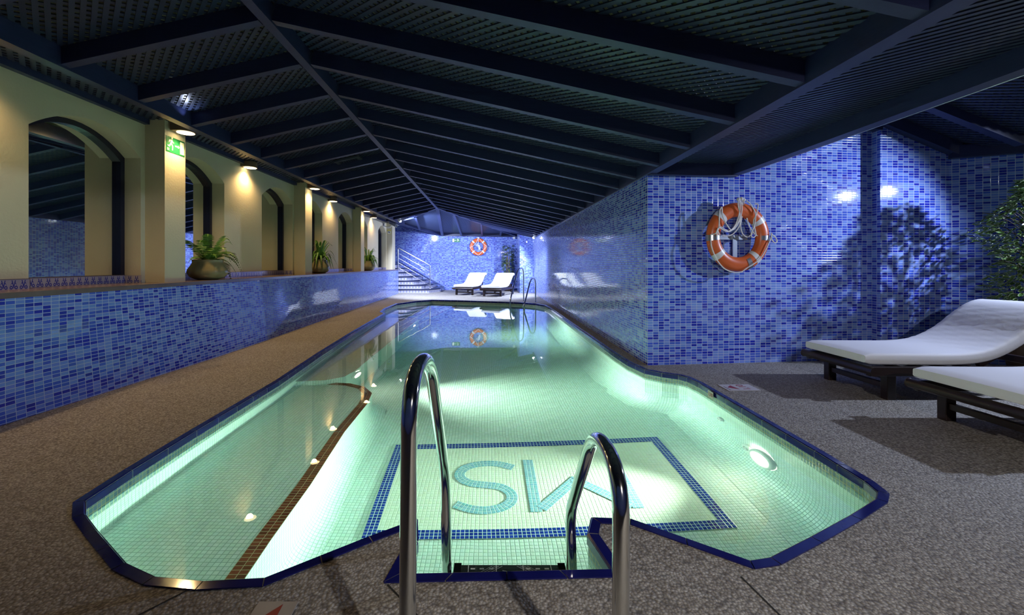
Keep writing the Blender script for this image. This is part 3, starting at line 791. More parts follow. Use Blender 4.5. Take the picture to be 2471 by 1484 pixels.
# white spotlights
def spot(loc, target, power, angle, lab, r=.05, cat='spotlight', col=COOL, blend=.5):
    t = thing('spotlight', lab, cat, loc)
    d = (Vector(target) - Vector(loc)).normalized(); q = d.to_track_quat('-Z', 'Y').to_matrix().to_4x4()
    m_ = MB(); m_.lathe([(0, .10), (r * .6, .10), (r, .03), (r, -.01), (r * .88, -.01)], seg=20, mat=q); m_.tube([(0, 0, .06), (0, 0, .16)], .008, 8); m_.build('spot_body', 'white', t)
    g = MB(); g.lathe([(r * .88, .0), (r * .85, -.02), (r * .6, -.045), (r * .3, -.057), (.001, -.06)], seg=20, mat=q); g.build('spot_lens', 'coolglow', t)
    l = light('spot_light', 'SPOT', tuple(d * .07), power, col, target=tuple(d), size=.035, angle=angle, blend=blend); l.parent = t
    return t
spot((-2.95, 14.6, 2.60), (-.2, 17.0, 0), P_FAR, 132, 'small white spotlight glowing under the roof at the far end of the cream wall')
spot((1.69, 15.9, 2.12), (-.8, 16.6, 0), P_FAR * .6, 134, 'small white spotlight glowing at the top of the tiled right wall, far end')
spot((6.60, 3.40, 2.33), (2.6, 4.6, .55), P_ALCOVE, 86, 'white spotlight lighting the tiled alcove, out of the picture on the right', r=.06)
spot((1.35, -1.30, 2.12), (1.75, 1.5, 0), 260, 86, 'white spotlight behind the camera under the right eave beam', r=.05, col=(.95, .90, .86))

# ------------------------------------------------------------------ underwater lamps and jets
def pool_lamp(loc, nrm, lab, power, spread=130, r=.085):
    t = thing('underwater_lamp', lab, 'lamp', loc, 0, 'round lamps set in the pool walls')
    d = Vector(nrm).normalized(); q = d.to_track_quat('Z', 'Y').to_matrix().to_4x4()
    m_ = MB(); m_.lathe([(r * 1.45, -.01), (r * 1.45, .012), (r * 1.25, .026), (r * 1.02, .026), (r * .98, .018)], seg=32, mat=q); bz = m_.build('bezel', 'white', t)
    g = MB(); g.lathe([(r, .018), (r * .7, .030), (r * .3, .036), (0.001, .037)], seg=24, mat=q); g.build('lens', 'poolglow', bz)
    l = light('underwater_light', 'AREA', tuple(d * .05), power, POOLC, target=tuple(d), size=r * 1.7, spread=spread)
    l.location = d * .05; l.rotation_euler = d.to_track_quat('-Z', 'Y').to_euler(); l.parent = t
pool_lamp((1.995, 3.16, -.56), (-1, -.10, .05), 'round glowing lamp in the near right pool wall', P_POOL * 1.0, 62)
pool_lamp((-1.575, 5.20, -.42), (1, -.12, -.05), 'round glowing lamp at the corner of the underwater bench', P_POOL * 1.1, 72)
pool_lamp((-1.575, 9.2, -.50), (1, -.05, -.05), 'round lamp in the bench wall farther along the left side', P_POOL * 1.1, 72)
def jet(loc, nrm, lab, r=.035):
    t = thing('pool_jet', lab, 'water jet', loc, 0, 'white water jets in the pool walls')
    d = Vector(nrm).normalized(); q = d.to_track_quat('Z', 'Y').to_matrix().to_4x4()
    m_ = MB(); m_.lathe([(r * 1.7, -.005), (r * 1.7, .008), (r * 1.1, .014), (r, .014), (r * .9, .0)], seg=24, mat=q); jr = m_.build('jet_ring', 'white', t)
    g = MB(); g.lathe([(r * .5, .0), (r * .5, .018), (r * .3, .018), (r * .25, .002), (.001, .002)], seg=16, mat=q); g.build('nozzle', 'white', jr)
jet((2.005, 3.36, -.60), (-1, 0, 0), 'white jet nozzle beside the glowing lamp in the right pool wall')
jet((2.015, 3.78, -.42), (-1, 0, 0), 'small jet nozzle in the right pool wall, beyond the lamp', .022)
jet((-1.578, 5.95, -.36), (1, 0, 0), 'white jet nozzle in the bench wall, nearest of the row', .05)
jet((-1.578, 7.0, -.36), (1, 0, 0), 'white jet nozzle in the bench wall, middle of the row', .05)
jet((-1.578, 8.0, -.36), (1, 0, 0), 'white jet nozzle in the bench wall, farthest of the row', .05)

# ------------------------------------------------------------------ pool ladders
def ladder(label, origin, ax, along, rails, tread_at, width, tr=.0205):
    """rails: list of (side offset, [(y,z)...], fillet)"""
    t = thing('pool_ladder', label, 'pool ladder', origin)
    A = Vector(along).normalized(); S_ = Vector(ax).normalized()
    for s, pts, fil in rails:
        P = [A * y + S_ * (s if not isinstance(s, tuple) else s[0] + (s[1] - s[0]) * i / (len(pts) - 1)) + Vector((0, 0, z)) for i, (y, z) in enumerate(pts)]
        m_ = MB(); m_.tube(round_path(P, fil, 10), tr, 20); hr_o = m_.build('handrail', 'steel', t)
        fl_ = MB(); fl_.lathe([(tr, .016), (tr * 1.5, .016), (tr * 2.1, .005), (tr * 2.1, 0)], c=tuple(P[0]), seg=24); fl_.build('flange', 'steel', hr_o)
    for (y, z) in tread_at:
        m_ = MB(); b0 = A * y; a_ = b0 + S_ * (width[0] + tr); c_ = b0 + S_ * (width[1] - tr)
        nu = 14; dy = .062
        # tread body with raised end blocks and ribs
        B = Matrix(((*S_, 0), (*A, 0), (0, 0, 1, 0), (0, 0, 0, 1))).transposed(); B.translation = b0 + Vector((0, 0, z))
        x0, x1 = width[0] + tr * .8, width[1] - tr * .8
        m_.box((x0, -dy, -.022), (x1, dy * .55, 0), 0, B); m_.box((x0, -dy - .004, -.03), (x0 + .03, dy * .55 + .006, .008), 0, B); m_.box((x1 - .03, -dy - .004, -.03), (x1, dy * .55 + .006, .008), 0, B)
        Lx = x1 - x0
        for fx in (.13, .38, .62, .87): m_.box((x0 + Lx * fx - .0015, -dy + .004, 0), (x0 + Lx * fx + .0015, dy * .5, .0015), 1, B)
        for fx in (.17, .25, .335, .665, .75, .83): m_.box((x0 + Lx * fx - .009, dy * .12, 0), (x0 + Lx * fx + .009, dy * .24, .0012), 1, B)
        for sgn in (-1, 1):
            for k in range(4):
                xa = x0 + Lx * .5 + sgn * (.03 + .014 * k); a1 = B @ Vector((xa, dy * .42, .0012)); b1 = B @ Vector((xa + sgn * .045, -dy * .1, .0012))
                m_.bar(a1, b1, .0014, .0012, mi=1)
        for k in range(3): m_.bar(B @ Vector((x0 + Lx * .5 - .03 + .02 * k, -.0 - .006 * k, .0012)), B @ Vector((x0 + Lx * .5 - .008 + .02 * k, -.006 - .004 * k, .0012)), .003, .001, mi=1)
        m_.build('step', ['tread', 'white'], t)
    return t
ladder('polished steel pool ladder before the camera, left handrail tall, right one low', (0, 0, 0), (1, 0, 0), (0, 1, 0),
       [((-.196, -.160), [(1.05, 0), (1.05, .878), (1.335, .878), (1.80, .275), (1.76, -.05), (1.76, -.75)], .15),
        ((.319, .336), [(1.05, 0), (1.05, .648), (1.32, .648), (1.745, .155), (1.72, -.05), (1.72, -.75)], .14)],
       [(1.765, -.098), (1.765, -.36), (1.765, -.62)], (-.155, .335))
o_ = Vector((1.45, 13.2, 0)); al = Vector((.62 - 1.12, 12.35 - 13.6, 0)).normalized(); ax_ = Vector((1.12 - 1.45, 13.6 - 13.2, 0)).normalized()
wd_ = (Vector((1.12, 13.6, 0)) - o_).length
al = Vector((-.37, -.93, 0)).normalized()
ladder('steel pool ladder at the far edge of the pool, set aslant beside the right wall', tuple(o_), tuple(ax_), tuple(al),
       [(wd_, [(0, 0), (0, 1.02), (.55, 1.02), (1.30, .12), (1.28, -.1), (1.28, -.8)], .26),
        (0, [(0, 0), (0, .72), (.52, .72), (1.18, .0), (1.16, -.1), (1.16, -.8)], .24)],
       [(1.18, -.14), (1.18, -.40)], (0, wd_), .021)

# ------------------------------------------------------------------ sun loungers
def mattress_mb():
    top = smooth_path([(0, 0, .392), (.45, 0, .388), (.85, 0, .392), (1.08, 0, .435), (1.28, 0, .535), (1.46, 0, .675), (1.60, 0, .765), (1.72, 0, .800), (1.84, 0, .790)], 6)
    th = .092; ny = 16; rows = []
    n = len(top)
    for i, p in enumerate(top):
        t = (top[min(i + 1, n - 1)] - top[max(i - 1, 0)]).normalized(); nr = Vector((-t.z, 0, t.x))
        e = min(i / 2.0, (n - 1 - i) / 2.0, 1.0)
        k = math.sqrt(max(0, 1 - (1 - e) ** 2)) * .35 + .65
        ring = []
        hw = .345
        prof = [(-1, .5), (-1, .78), (-.985, .93), (-.95, 1.0)] + [(-.95 + 1.9 * q / ny, 1.0 + .05 * math.sin(math.pi * q / ny)) for q in range(1, ny)] + [(.95, 1.0), (.985, .93), (1, .78), (1, .5), (1, .15), (.97, 0), (.5, 0), (-.5, 0), (-.97, 0), (-1, .15)]
        for a, h in prof:
            hh = (h - .5) * k + .5
            wob = .0025 * math.sin(i * 2.3 + a * 7) * (1 if 14 < i < 34 and h > .8 else 0)
            ring.append(p + Vector((0, a * hw, 0)) + nr * (th * (hh - 1) + wob))
        rows.append(ring)
    m_ = MB(); m_.grid(rows, closed_v=True); m_.face([q for q in rows[0]]); m_.face([q for q in rows[-1]][::-1]); return m_
def lounger(label, loc, rz, group):
    t = thing('sun_lounger', label, 'sun lounger', loc, rz, group)
    f = MB()
    for s in (-1, 1):
        f.box((.02, s * .345 - .022, .205), (1.86, s * .345 + .022, .285))
    for x in (.30, .50, .70, .90): f.box((x - .03, -.33, .262), (x + .03, .33, .282))
    f.box((1.82, -.33, .215), (1.865, .33, .28))
    f.build('frame', 'darkwood', t, bevel=.006)
    m_ = MB(); m_.tube([(.03, -.405, .250), (.03, .405, .250)], [.034, .034], 16); m_.build('foot_rail', 'darkwood', t, bevel=.004)
    for x in (.22, 1.55):
        for s in (-1, 1):
            m_ = MB(); m_.box((x - .038, s * .315 - .034, 0 if x < 1 else .07), (x + .038, s * .315 + .034, .21)); lg = m_.build('leg', 'darkwood', t, bevel=.005)
            if x > 1:
                q = MB(); c = [(x + .07 * math.cos(a), .07 + .07 * math.sin(a)) for a in [2 * math.pi * k / 20 for k in range(20)]]
                T_ = Matrix(((1, 0, 0, 0), (0, 0, 1, s * .365), (0, 1, 0, 0), (0, 0, 0, 1)))
                q.prism(c, -.014, .014, 0, T_); q.build('wheel', 'black', lg)
    m_ = MB(); m_.box((.20, -.30, .085), (.245, .30, .13)); m_.box((.20, -.32, .165), (.24, .32, .20)); m_.build('stretcher', 'darkwood', t, bevel=.004)
    m_ = MB()
    A = Vector((1.00, 0, .285)); B = Vector((1.78, 0, .70))
    for s in (-1, 1): m_.bar(A + Vector((0, s * .30, 0)), B + Vector((0, s * .30, 0)), .035, .035)
    for k in range(6):
        p = A.lerp(B, .1 + .16 * k); m_.bar(p + Vector((0, -.3, .012)), p + Vector((0, .3, .012)), .05, .014, up=(-.47, 0, .88))
    m_.bar((1.50, -.25, .24), (1.60, -.25, .60), .03, .03, up=(1, 0, 0)); m_.bar((1.50, .25, .24), (1.60, .25, .60), .03, .03, up=(1, 0, 0))
    m_.build('backrest_frame', 'darkwood', t)
    mattress_mb().build('mattress', 'cushion', t)
    return t
G1 = 'sun loungers on the right deck'; G2 = 'sun loungers at the far end'
L1 = lounger('white cushioned dark wood sun lounger behind the other, nearer the lifebuoy wall', (3.19, 4.02, 0), 0, G1)
def put(o, lab, loc, rz, grp):
    c = dup(o); c['label'] = lab; c['group'] = grp; c.location = loc; c.rotation_euler = (0, 0, rz); return c
put(L1, 'white cushioned dark wood sun lounger nearest the camera, cut off by the right edge', (3.17, 2.90, 0), 0, G1)
put(L1, 'white cushioned sun lounger at the far end, left of the two', (-.93, 15.92, 0), R(72), G2)
put(L1, 'white cushioned sun lounger at the far end, right of the two, behind the far ladder', (.09, 15.28, 0), R(70), G2)

# ------------------------------------------------------------------ lifebuoys
def lifebuoy(label, loc, tangled):
    """local frame: ring in XZ, wall towards +Y"""
    t = thing('lifebuoy', label, 'lifebuoy', loc)
    Rm, rx, ry = .292, .077, .055
    ring = [[Vector(((Rm + rx * math.cos(b)) * math.cos(a), ry * math.sin(b), (Rm + rx * math.cos(b)) * math.sin(a))) for b in [2 * math.pi * j / 20 for j in range(20)]] for a in [2 * math.pi * i / 64 for i in range(64)]]
    m_ = MB(); m_.grid(ring, closed_u=True, closed_v=True); ring_o = m_.build('ring', 'orange', t)
    for ac in (35, 135, 218, 312) if tangled else (45, 135, 225, 315):
        m_ = MB(); rows = []
        for k in range(7):
            a = R(ac - 5.5 + 11 * k / 6); rows.append([Vector(((Rm + (rx + .0015) * math.cos(b)) * math.cos(a), (ry + .0015) * math.sin(b), (Rm + (rx + .0015) * math.cos(b)) * math.sin(a))) for b in [2 * math.pi * j / 20 for j in range(20)]])
        m_.grid(rows, closed_v=True); m_.build('band', 'white_tape', ring_o)
    if tangled:
        ropes = [[(-.35, -.05, .02), (-.355, -.07, -.10), (-.30, -.08, -.24), (-.21, -.075, -.335), (-.10, -.07, -.375), (-.01, -.07, -.372), (.05, -.07, -.335), (.16, -.075, -.27), (.24, -.07, -.20), (.32, -.07, -.06), (.36, -.06, .03)],
                 [(.36, -.06, .03), (.40, -.07, -.01), (.415, -.07, -.05), (.385, -.07, -.06), (.35, -.07, -.02), (.355, -.065, .04)],
                 [(-.35, -.05, .02), (-.30, -.075, .04), (-.27, -.075, .12), (-.265, -.075, .25), (-.235, -.07, .31), (-.225, -.07, .22), (-.18, -.07, .13), (-.10, -.03, .075), (-.04, -.02, .10), (.01, -.03, .20), (.00, -.07, .32), (-.015, -.05, .395)],
                 [(-.29, -.07, -.0), (-.30, -.08, .06), (-.26, -.08, .10), (-.19, -.07, .07), (-.11, -.03, .06), (-.03, -.02, .13), (-.01, -.05, .22), (-.05, -.08, .33), (-.03, -.06, .40)],
                 [(-.26, -.07, .01), (-.29, -.08, .07), (-.27, -.085, .09), (-.17, -.06, .055), (-.08, -.03, .09), (-.03, -.03, .17), (-.03, -.08, .29), (-.02, -.06, .40)],
                 [(.02, -.05, .39), (.02, -.02, .22), (.005, -.02, .12), (-.06, -.02, .04), (-.13, -.02, .01), (-.19, -.02, .01)],
                 [(.04, -.05, .39), (.035, -.02, .22), (.02, -.02, .12), (.04, -.02, .04), (.09, -.02, .00), (.14, -.02, .02), (.17, -.03, .06)],
                 [(.06, -.06, .385), (.10, -.075, .34), (.15, -.075, .26), (.16, -.07, .20), (.15, -.06, .11), (.13, -.04, .03), (.15, -.04, -.005), (.185, -.04, .02), (.165, -.05, .09), (.145, -.06, .17), (.17, -.075, .25), (.19, -.07, .34), (.16, -.06, .35)],
                 [(.09, -.02, .22), (.12, -.02, .12), (.19, -.02, .03), (.25, -.02, .01)]]
        rr = .0062
    else:
        def arcp(a0, a1, sag):
            p = [(Rm * 1.0 * math.cos(R(a0)), -.06, Rm * math.sin(R(a0))), (Rm * 1.0 * math.cos(R(a1)), -.06, Rm * math.sin(R(a1)))]
            return p
        ropes = [[(0, -.03, .40), (.10, -.06, .28), (.25, -.065, .10), (.35, -.06, .02), (.22, -.065, -.14), (.10, -.065, -.26), (0, -.06, -.35), (-.13, -.065, -.25), (-.27, -.065, -.13), (-.36, -.06, -.02)],
                 [(-.36, -.06, -.02), (-.28, -.065, .00), (-.17, -.065, .07), (-.09, -.06, .17), (-.04, -.06, .27), (0, -.03, .40)],
                 [(0, -.03, .40), (.005, -.06, .28), (.0, -.03, .18), (-.01, -.02, .10)],
                 [(-.09, -.03, .05), (-.03, -.05, .12), (.05, -.05, .05), (.08, -.04, -.06), (.05, -.05, -.11), (.02, -.04, -.02), (-.04, -.05, .08), (-.10, -.04, .08), (-.06, -.05, .02), (.02, -.05, .06), (.06, -.05, -.07), (.03, -.05, -.10), (-.01, -.04, .03), (-.05, -.05, .10), (.03, -.05, .02), (.09, -.05, -.08)]]
        rr = .0095
    for k, rp in enumerate(ropes):
        m_ = MB(); m_.tube(smooth_path(rp, 6), rr, 8); m_.build('rope', 'rope', t)
    m_ = MB()
    for q in ((-.03, -.055, .395), (.0, -.06, .40), (.03, -.055, .39)): m_.lathe([(0.001, -.02), (.018, -.012), (.022, 0), (.018, .012), (.001, .02)], c=q, seg=10)
    m_.build('knot', 'rope', t)
    if tangled:
        for a in (182, -2, 292):
            m_ = MB(); A_ = R(a); rows = []
            for k in range(3):
                aa = A_ + R((k - 1) * 5); rows.append([Vector(((Rm + (rx + .004) * math.cos(b)) * math.cos(aa), (ry + .004) * math.sin(b), (Rm + (rx + .004) * math.cos(b)) * math.sin(aa))) for b in [-math.pi * .75 + math.pi * .85 * j / 12 + (.2 if a != 182 else 0) for j in range(13)]])
            m_.grid(rows); m_.build('clip', 'steel2', ring_o)
        m_ = MB(); m_.box((-.20, .045, -.025), (.15, .055, .022)); m_.box((-.035, .03, -.32), (.015, .045, .02)); m_.box((-.035, -.055, -.33), (.015, .05, -.32)) if False else None
        m_.build('bracket', 'galv', t)
    else:
        m_ = MB(); m_.tube([(0, .08, .40), (0, .0, .40)], .012, 10); m_.build('hook', 'galv', t)
    return t
o = lifebuoy('orange lifebuoy with tangled white rope on the near blue tiled wall', (2.835, 4.935, 1.455), True); o.rotation_euler = (0, 0, R(5.9)); o.scale = (1.02, 1, 1.06)
lifebuoy('orange lifebuoy hanging on the far tiled wall between the exit sign and the palm', (-.415, 19.11, 1.90), False).scale = (1.04, 1, 1.04)

# ------------------------------------------------------------------ exit signs
def run_man(mb_, ox, oy, s, flip, T, mi=0):
    f = -1 if flip else 1
    parts = [[(-.02, .30), (.10, .36), (.15, .28), (.06, .06), (-.06, .06)], [(.02, .33), (-.16, .28), (-.20, .10), (-.14, .10), (-.10, .22), (.02, .25)], [(.10, .28), (.17, .14), (.28, .13), (.28, .19), (.20, .20), (.14, .33)],
             [(-.06, .08), (-.16, -.08), (-.30, -.06), (-.30, -.13), (-.12, -.17), (.03, .04)], [(.0, .08), (.12, -.10), (.10, -.33), (.18, -.34), (.20, -.08), (.08, .12)]]
    for p in parts: mb_.prism([(ox + f * x * s, oy + y * s) for x, y in p], 0, .0015, mi, T)
    mb_.prism([(ox + f * (.11 + .065 * math.cos(2 * math.pi * k / 14)) * s, oy + (.44 + .065 * math.sin(2 * math.pi * k / 14)) * s) for k in range(14)], 0, .0015, mi, T)
def exit_sign(label, loc, rz, w_, h_, flip):
    t = thing('exit_sign', label, 'exit sign', loc, rz)
    T = Matrix(((1, 0, 0, 0), (0, 0, -1, 0), (0, 1, 0, 0), (0, 0, 0, 1)))
    m_ = MB(); m_.box((-w_ / 2, 0, -h_ / 2), (w_ / 2, .006, h_ / 2)); sp_o = m_.build('sign_panel', 'green_sign', t)
    T.translation = (0, -.001, 0); g = MB(); s = h_ * 1.0; f = -1 if flip else 1
    run_man(g, -f * w_ * .26, 0, s * 1.0, flip, T)
    arrow = [(-.05, .02), (.12, .02), (.12, .055), (.20, 0), (.12, -.055), (.12, -.02), (-.05, -.02)]
    g.prism([(f * (x * w_ + w_ * .01), y * w_ * 1.05) for x, y in arrow], 0, .0015, 0, T)
    g.prism([(f * w_ * .24, -h_ * .42), (f * w_ * .45, -h_ * .42), (f * w_ * .45, h_ * .40), (f * w_ * .24, h_ * .40)], 0, .0015, 0, T)
    if not flip:
        for k in range(2): g.prism([(-w_ * .46, -h_ * (.40 - .09 * k)), (-w_ * .34, -h_ * (.40 - .09 * k)), (-w_ * .34, -h_ * (.35 - .09 * k)), (-w_ * .46, -h_ * (.35 - .09 * k))], 0, .0012, 0, T)
    g.build('pictogram', 'sign_white', sp_o)
exit_sign('green exit sign with a running figure and arrow on the near cream pillar', (-3.597, 5.015, 2.505), R(90), .30, .175, False)
exit_sign('small green exit sign on the far blue tiled wall', (-1.40, 19.185, 2.19), 0, .345, .165, True)

# security camera and its notice
t = thing('security_camera', 'grey security camera bracketed high on the last cream pillar', 'camera', (-3.62, 15.95, 2.60))
m_ = MB(); T = Matrix.Translation((.16, 0, 0)) @ Matrix.Rotation(R(28), 4, 'Y') @ Matrix.Rotation(R(-30), 4, 'Z'); m_.box((-.17, -.06, -.05), (.17, .06, .05), 0, T); m_.box((-.17, -.07, .05), (.22, .07, .062), 0, T); m_.build('camera_housing', 'galv', t, bevel=.008)
m_ = MB(); m_.box((.172, -.045, -.04), (.178, .045, .04), 0, T); m_.build('lens', 'black', t)
m_ = MB(); m_.tube(round_path([(-.18, 0, -.06), (-.05, 0, -.10), (.06, 0, -.10), (.10, 0, -.03)], .04), .016, 10); m_.lathe([(.001, 0), (.06, 0), (.06, .02), (.001, .02)], mat=Matrix.Translation((-.20, 0, -.04)) @ Matrix.Rotation(R(90), 4, 'Y'), seg=16); m_.build('bracket', 'white', t)
t = thing('notice_sign', 'small yellow and white camera surveillance notice on the last cream pillar', 'sign', (-3.72, 16.395, 2.36))
m_ = MB(); m_.box((-.075, 0, -.08), (.075, .006, .08)); m_.build('sign_panel', 'yellow', t)
m_ = MB(); m_.box((-.058, -.002, -.068), (.058, 0, .030)); m_.build('sign_field', 'white', t)
m_ = MB(); T = Matrix(((1, 0, 0, 0), (0, 0, -1, -.003), (0, 1, 0, -.018), (0, 0, 0, 1))); m_.prism([(-.035, .022), (-.03, .034), (.03, .01), (.026, -.004), (.034, -.016), (.012, -.018), (-.012, -.002)], 0, .001, 0, T); m_.build('pictogram', 'black', t)
t = thing('wall_box', 'small white box high on the far wall above the palm', 'junction box', (1.16, 19.15, 2.30)); m_ = MB(); m_.box((-.055, -.04, -.05), (.055, .045, .05)); m_.build('box_body', 'white', t, bevel=.006)
m_ = MB(); m_.box((-.045, -.046, -.04), (.045, -.04, .04)); m_.build('cover', 'white', t, bevel=.003)

# ------------------------------------------------------------------ deck markers
def text_mesh(s, size, name, parent, mat, loc, rot):
    cu = bpy.data.curves.new(name, 'FONT'); cu.body = s; cu.size = size; cu.align_x = 'CENTER'; cu.align_y = 'CENTER'; cu.extrude = .0006
    o = bpy.data.objects.new(name, cu); dg = bpy.context.evaluated_depsgraph_get()
    COL.objects.link(o); bpy.context.view_layer.update(); dg = bpy.context.evaluated_depsgraph_get()
    me = bpy.data.meshes.new_from_object(o.evaluated_get(dg)); bpy.data.objects.remove(o)
    me.materials.clear(); me.materials.append(M[mat]); ob = bpy.data.objects.new(name, me); COL.objects.link(ob); ob.parent = parent; ob.location = loc; ob.rotation_euler = rot; return ob
t = thing('depth_marker', 'worn white depth marker with a red triangle on the deck before the loungers', 'depth marker', (2.33, 4.04, .001), R(2))
m_ = MB(); m_.prism([(-.155, -.10), (.145, -.10), (.155, .10), (-.145, .10)], 0, .004); m_.build('plate', 'marker', t)
m_ = MB(); m_.prism([(-.105, .0), (-.03, -.062), (-.045, .062)], .004, .0052); m_.build('triangle', 'red', t)
text_mesh('1,10', .095, 'depth_text', t, 'red', (.045, 0, .0048), (0, 0, R(90)))
m_ = MB(); m_.prism([(-.128, -.08), (-.122, -.08), (-.122, .03), (-.128, .03)], .004, .0048); m_.build('border_line', 'grille', t)
t = thing('depth_marker', 'pale stone depth marker with a red triangle at the bottom edge, left of the ladder', 'depth marker', (-.70, 1.40, .001), 0)
m_ = MB(); m_.prism([(-.075, -.075), (.062, -.075), (.057, .075), (-.075, .075)], 0, .005); m_.build('plate', 'stone', t)
m_ = MB(); m_.prism([(-.062, -.03), (.018, -.055), (.012, .062)], .005, .0062); m_.build('triangle', 'red', t)
t = thing('depth_plate', 'small red lettered plate set in the right side of the coping', 'depth marker', (2.015, 3.93, -.030), 0)
m_ = MB(); m_.box((-.0045, -.045, -.030), (.0, .045, .030)); m_.build('plate', 'stone', t); text_mesh('1,10', .045, 'depth_text', t, 'red', (-.0055, 0, 0), (R(90), 0, R(-90)))

# ------------------------------------------------------------------ stairs and handrail
mb = MB()
for k in range(7):
    z0, z1 = k * .165, (k + 1) * .165; xr_ = -2.02 - .305 * k; yf = 17.15 + .05 * k
    ch = .35
    poly = [(-6.5, yf), (xr_ - .30, yf), (xr_ + .05, yf + .75), (xr_ + .05, 19.2), (-6.5, 19.2)]
    for i, (a, b_) in enumerate(zip(poly[:3], poly[1:4])):
        L = (Vector(b_) - Vector(a)).length
        mb.face([(a[0], a[1], z0), (b_[0], b_[1], z0), (b_[0], b_[1], z1 - .04), (a[0], a[1], z1 - .04)], [(0, 0), (L, 0), (L, .12), (0, .12)], 0)
    P2 = [(-6.5, yf - .025), (xr_ - .285, yf - .025), (xr_ + .08, yf + .74), (xr_ + .08, 19.2), (-6.5, 19.2)]
    mb.prism(P2, z1 - .045, z1, 1)
mb.build('floor_stairs', ['riserpat', 'stairtread'], kind='structure')
t = thing('handrail', 'tubular steel handrail with sloping bars beside the far stairs', 'handrail', (-2.30, 17.35, .165))
a0 = Vector((0, 0, 0)); a1 = Vector((-1.28, .02, .70)); HH = .93
m_ = MB(); m_.tube(round_path([a0, a0 + Vector((0, 0, HH)), a1 + Vector((.0, 0, HH)), a1], .07), .021, 14); m_.build('rail', 'steel2', t)
for k in range(4):
    z = .12 + .19 * k; m_ = MB(); m_.tube([a0 + Vector((0, 0, z)), a1 + Vector((0, 0, z + .03))], .008, 8); m_.build('bar', 'steel2', t)
for p in (a0, a1): m_ = MB(); m_.lathe([(.02, .015), (.045, .01), (.045, 0)], c=tuple(p), seg=16); m_.build('flange', 'steel2', t)

# ------------------------------------------------------------------ plants
def bowl(t, r, h, mat='pot'):
    m_ = MB(); m_.lathe([(.001, 0), (r * .45, 0), (r * .62, h * .03), (r * .88, h * .16), (r, h * .36), (r * .97, h * .52), (r * .82, h * .72), (r * .74, h * .86), (r * .76, h * .97), (r * .78, h), (r * .72, h), (r * .68, h * .9)], seg=48); po = m_.build('pot', mat, t)
    m_ = MB(); m_.disc((0, 0, h * .88), (0, 0, 1), r * .70, 28); m_.build('soil', 'soil', po)
def frond(m_, base, az, L, rise, droop, wid, pinnate=True, n=26):
    d = Vector((math.cos(az), math.sin(az), 0)); side = Vector((-d.y, d.x, 0)); pts = []
    for i in range(n + 1):
        s = i / n; pts.append(Vector(base) + d * L * (s - .12 * s * s) + Vector((0, 0, rise * math.sin(min(s * 1.9, 2.6)) - droop * s ** 2.4)))
    m_.tube(pts, [.003 * (1 - .7 * i / n) for i in range(n + 1)], 4, caps=False)
    if pinnate:
        for i in range(2, n + 1):
            s = i / n; t_ = (pts[i] - pts[i - 1]).normalized(); ww = wid * math.sin(math.pi * min(.12 + s * .95, 1)) ** .6 * (1 - .75 * max(0, s - .6) / .4)
            if ww < .006: ww = .006
            pw = L / n * .47
            for sg in (-1, 1):
                sd = (side * sg + t_ * .35 + Vector((0, 0, -.18 + random.uniform(-.1, .1)))).normalized()
                b0 = pts[i] - t_ * pw; b1 = pts[i] + t_ * pw; tp = pts[i] + sd * ww; md = pts[i] + sd * ww * .6
                m_.face([b0, md - t_ * pw * 1.0, tp, md + t_ * pw * .9, b1])
    else:
        for i in range(1, n + 1):
            s = i / n; w0 = wid * math.sin(math.pi * (.08 + .90 * (i - 1) / n)); w1 = wid * math.sin(math.pi * (.08 + .90 * s)) * (0.1 if i == n else 1)
            m_.face([pts[i - 1] - side * w0, pts[i - 1] + side * w0, pts[i] + side * w1, pts[i] - side * w1]) if True else None
random.seed(11)
t = thing('potted_fern', 'feathery green fern in a wide olive glazed pot behind the first pillar', 'potted plant', (-3.68, 5.72, .945)); bowl(t, .235, .26)
for az, L, rise, droop, wd_ in ((-1.75, .42, .28, .02, .075), (-1.5, .36, .10, .10, .075), (-1.0, .30, .36, .02, .065), (-.3, .30, .26, .16, .07), (.35, .34, .20, .22, .075), (.95, .38, .18, .34, .08), (1.25, .46, .26, .36, .085), (1.5, .40, .22, .20, .08), (1.9, .40, .30, .30, .075), (.6, .34, .12, .46, .075), (1.45, .42, .10, .44, .085), (2.6, .26, .28, .1, .06), (-2.6, .25, .24, .1, .06), (-.7, .26, .14, .08, .07), (0.1, .22, .34, .0, .06), (1.35, .34, .38, .10, .05), (.8, .25, .30, .05, .07), (-1.3, .25, .30, .05, .07)):
    m_ = MB(); frond(m_, (.02 * math.cos(az), .02 * math.sin(az), .235), az, L * 1.22, rise * 1.0, droop, wd_ * 1.25, n=26); m_.build('frond', 'fern', t)
for yy, lab, nn in ((9.50, 'strap-leaved green plant in an olive glazed pot between the second and third pillars', 64), (13.36, 'small looking green plant in an olive glazed pot just past the third pillar', 60)):
    t = thing('potted_plant', lab, 'potted plant', (-3.68, yy, .945)); bowl(t, .215, .30)
    m_ = MB()
    for k in range(nn):
        az = random.uniform(0, 6.28); up_ = random.random()
        frond(m_, (.03 * math.cos(az), .03 * math.sin(az), .26), az, random.uniform(.26, .5) * (1 - .45 * up_) * (.5 if math.cos(az) < -.1 else 1), .16 + .34 * up_, (.42 if up_ < .6 else .05) * random.uniform(.6, 1.1), .021, False, 12)
    m_.build('foliage', 'strap', t)
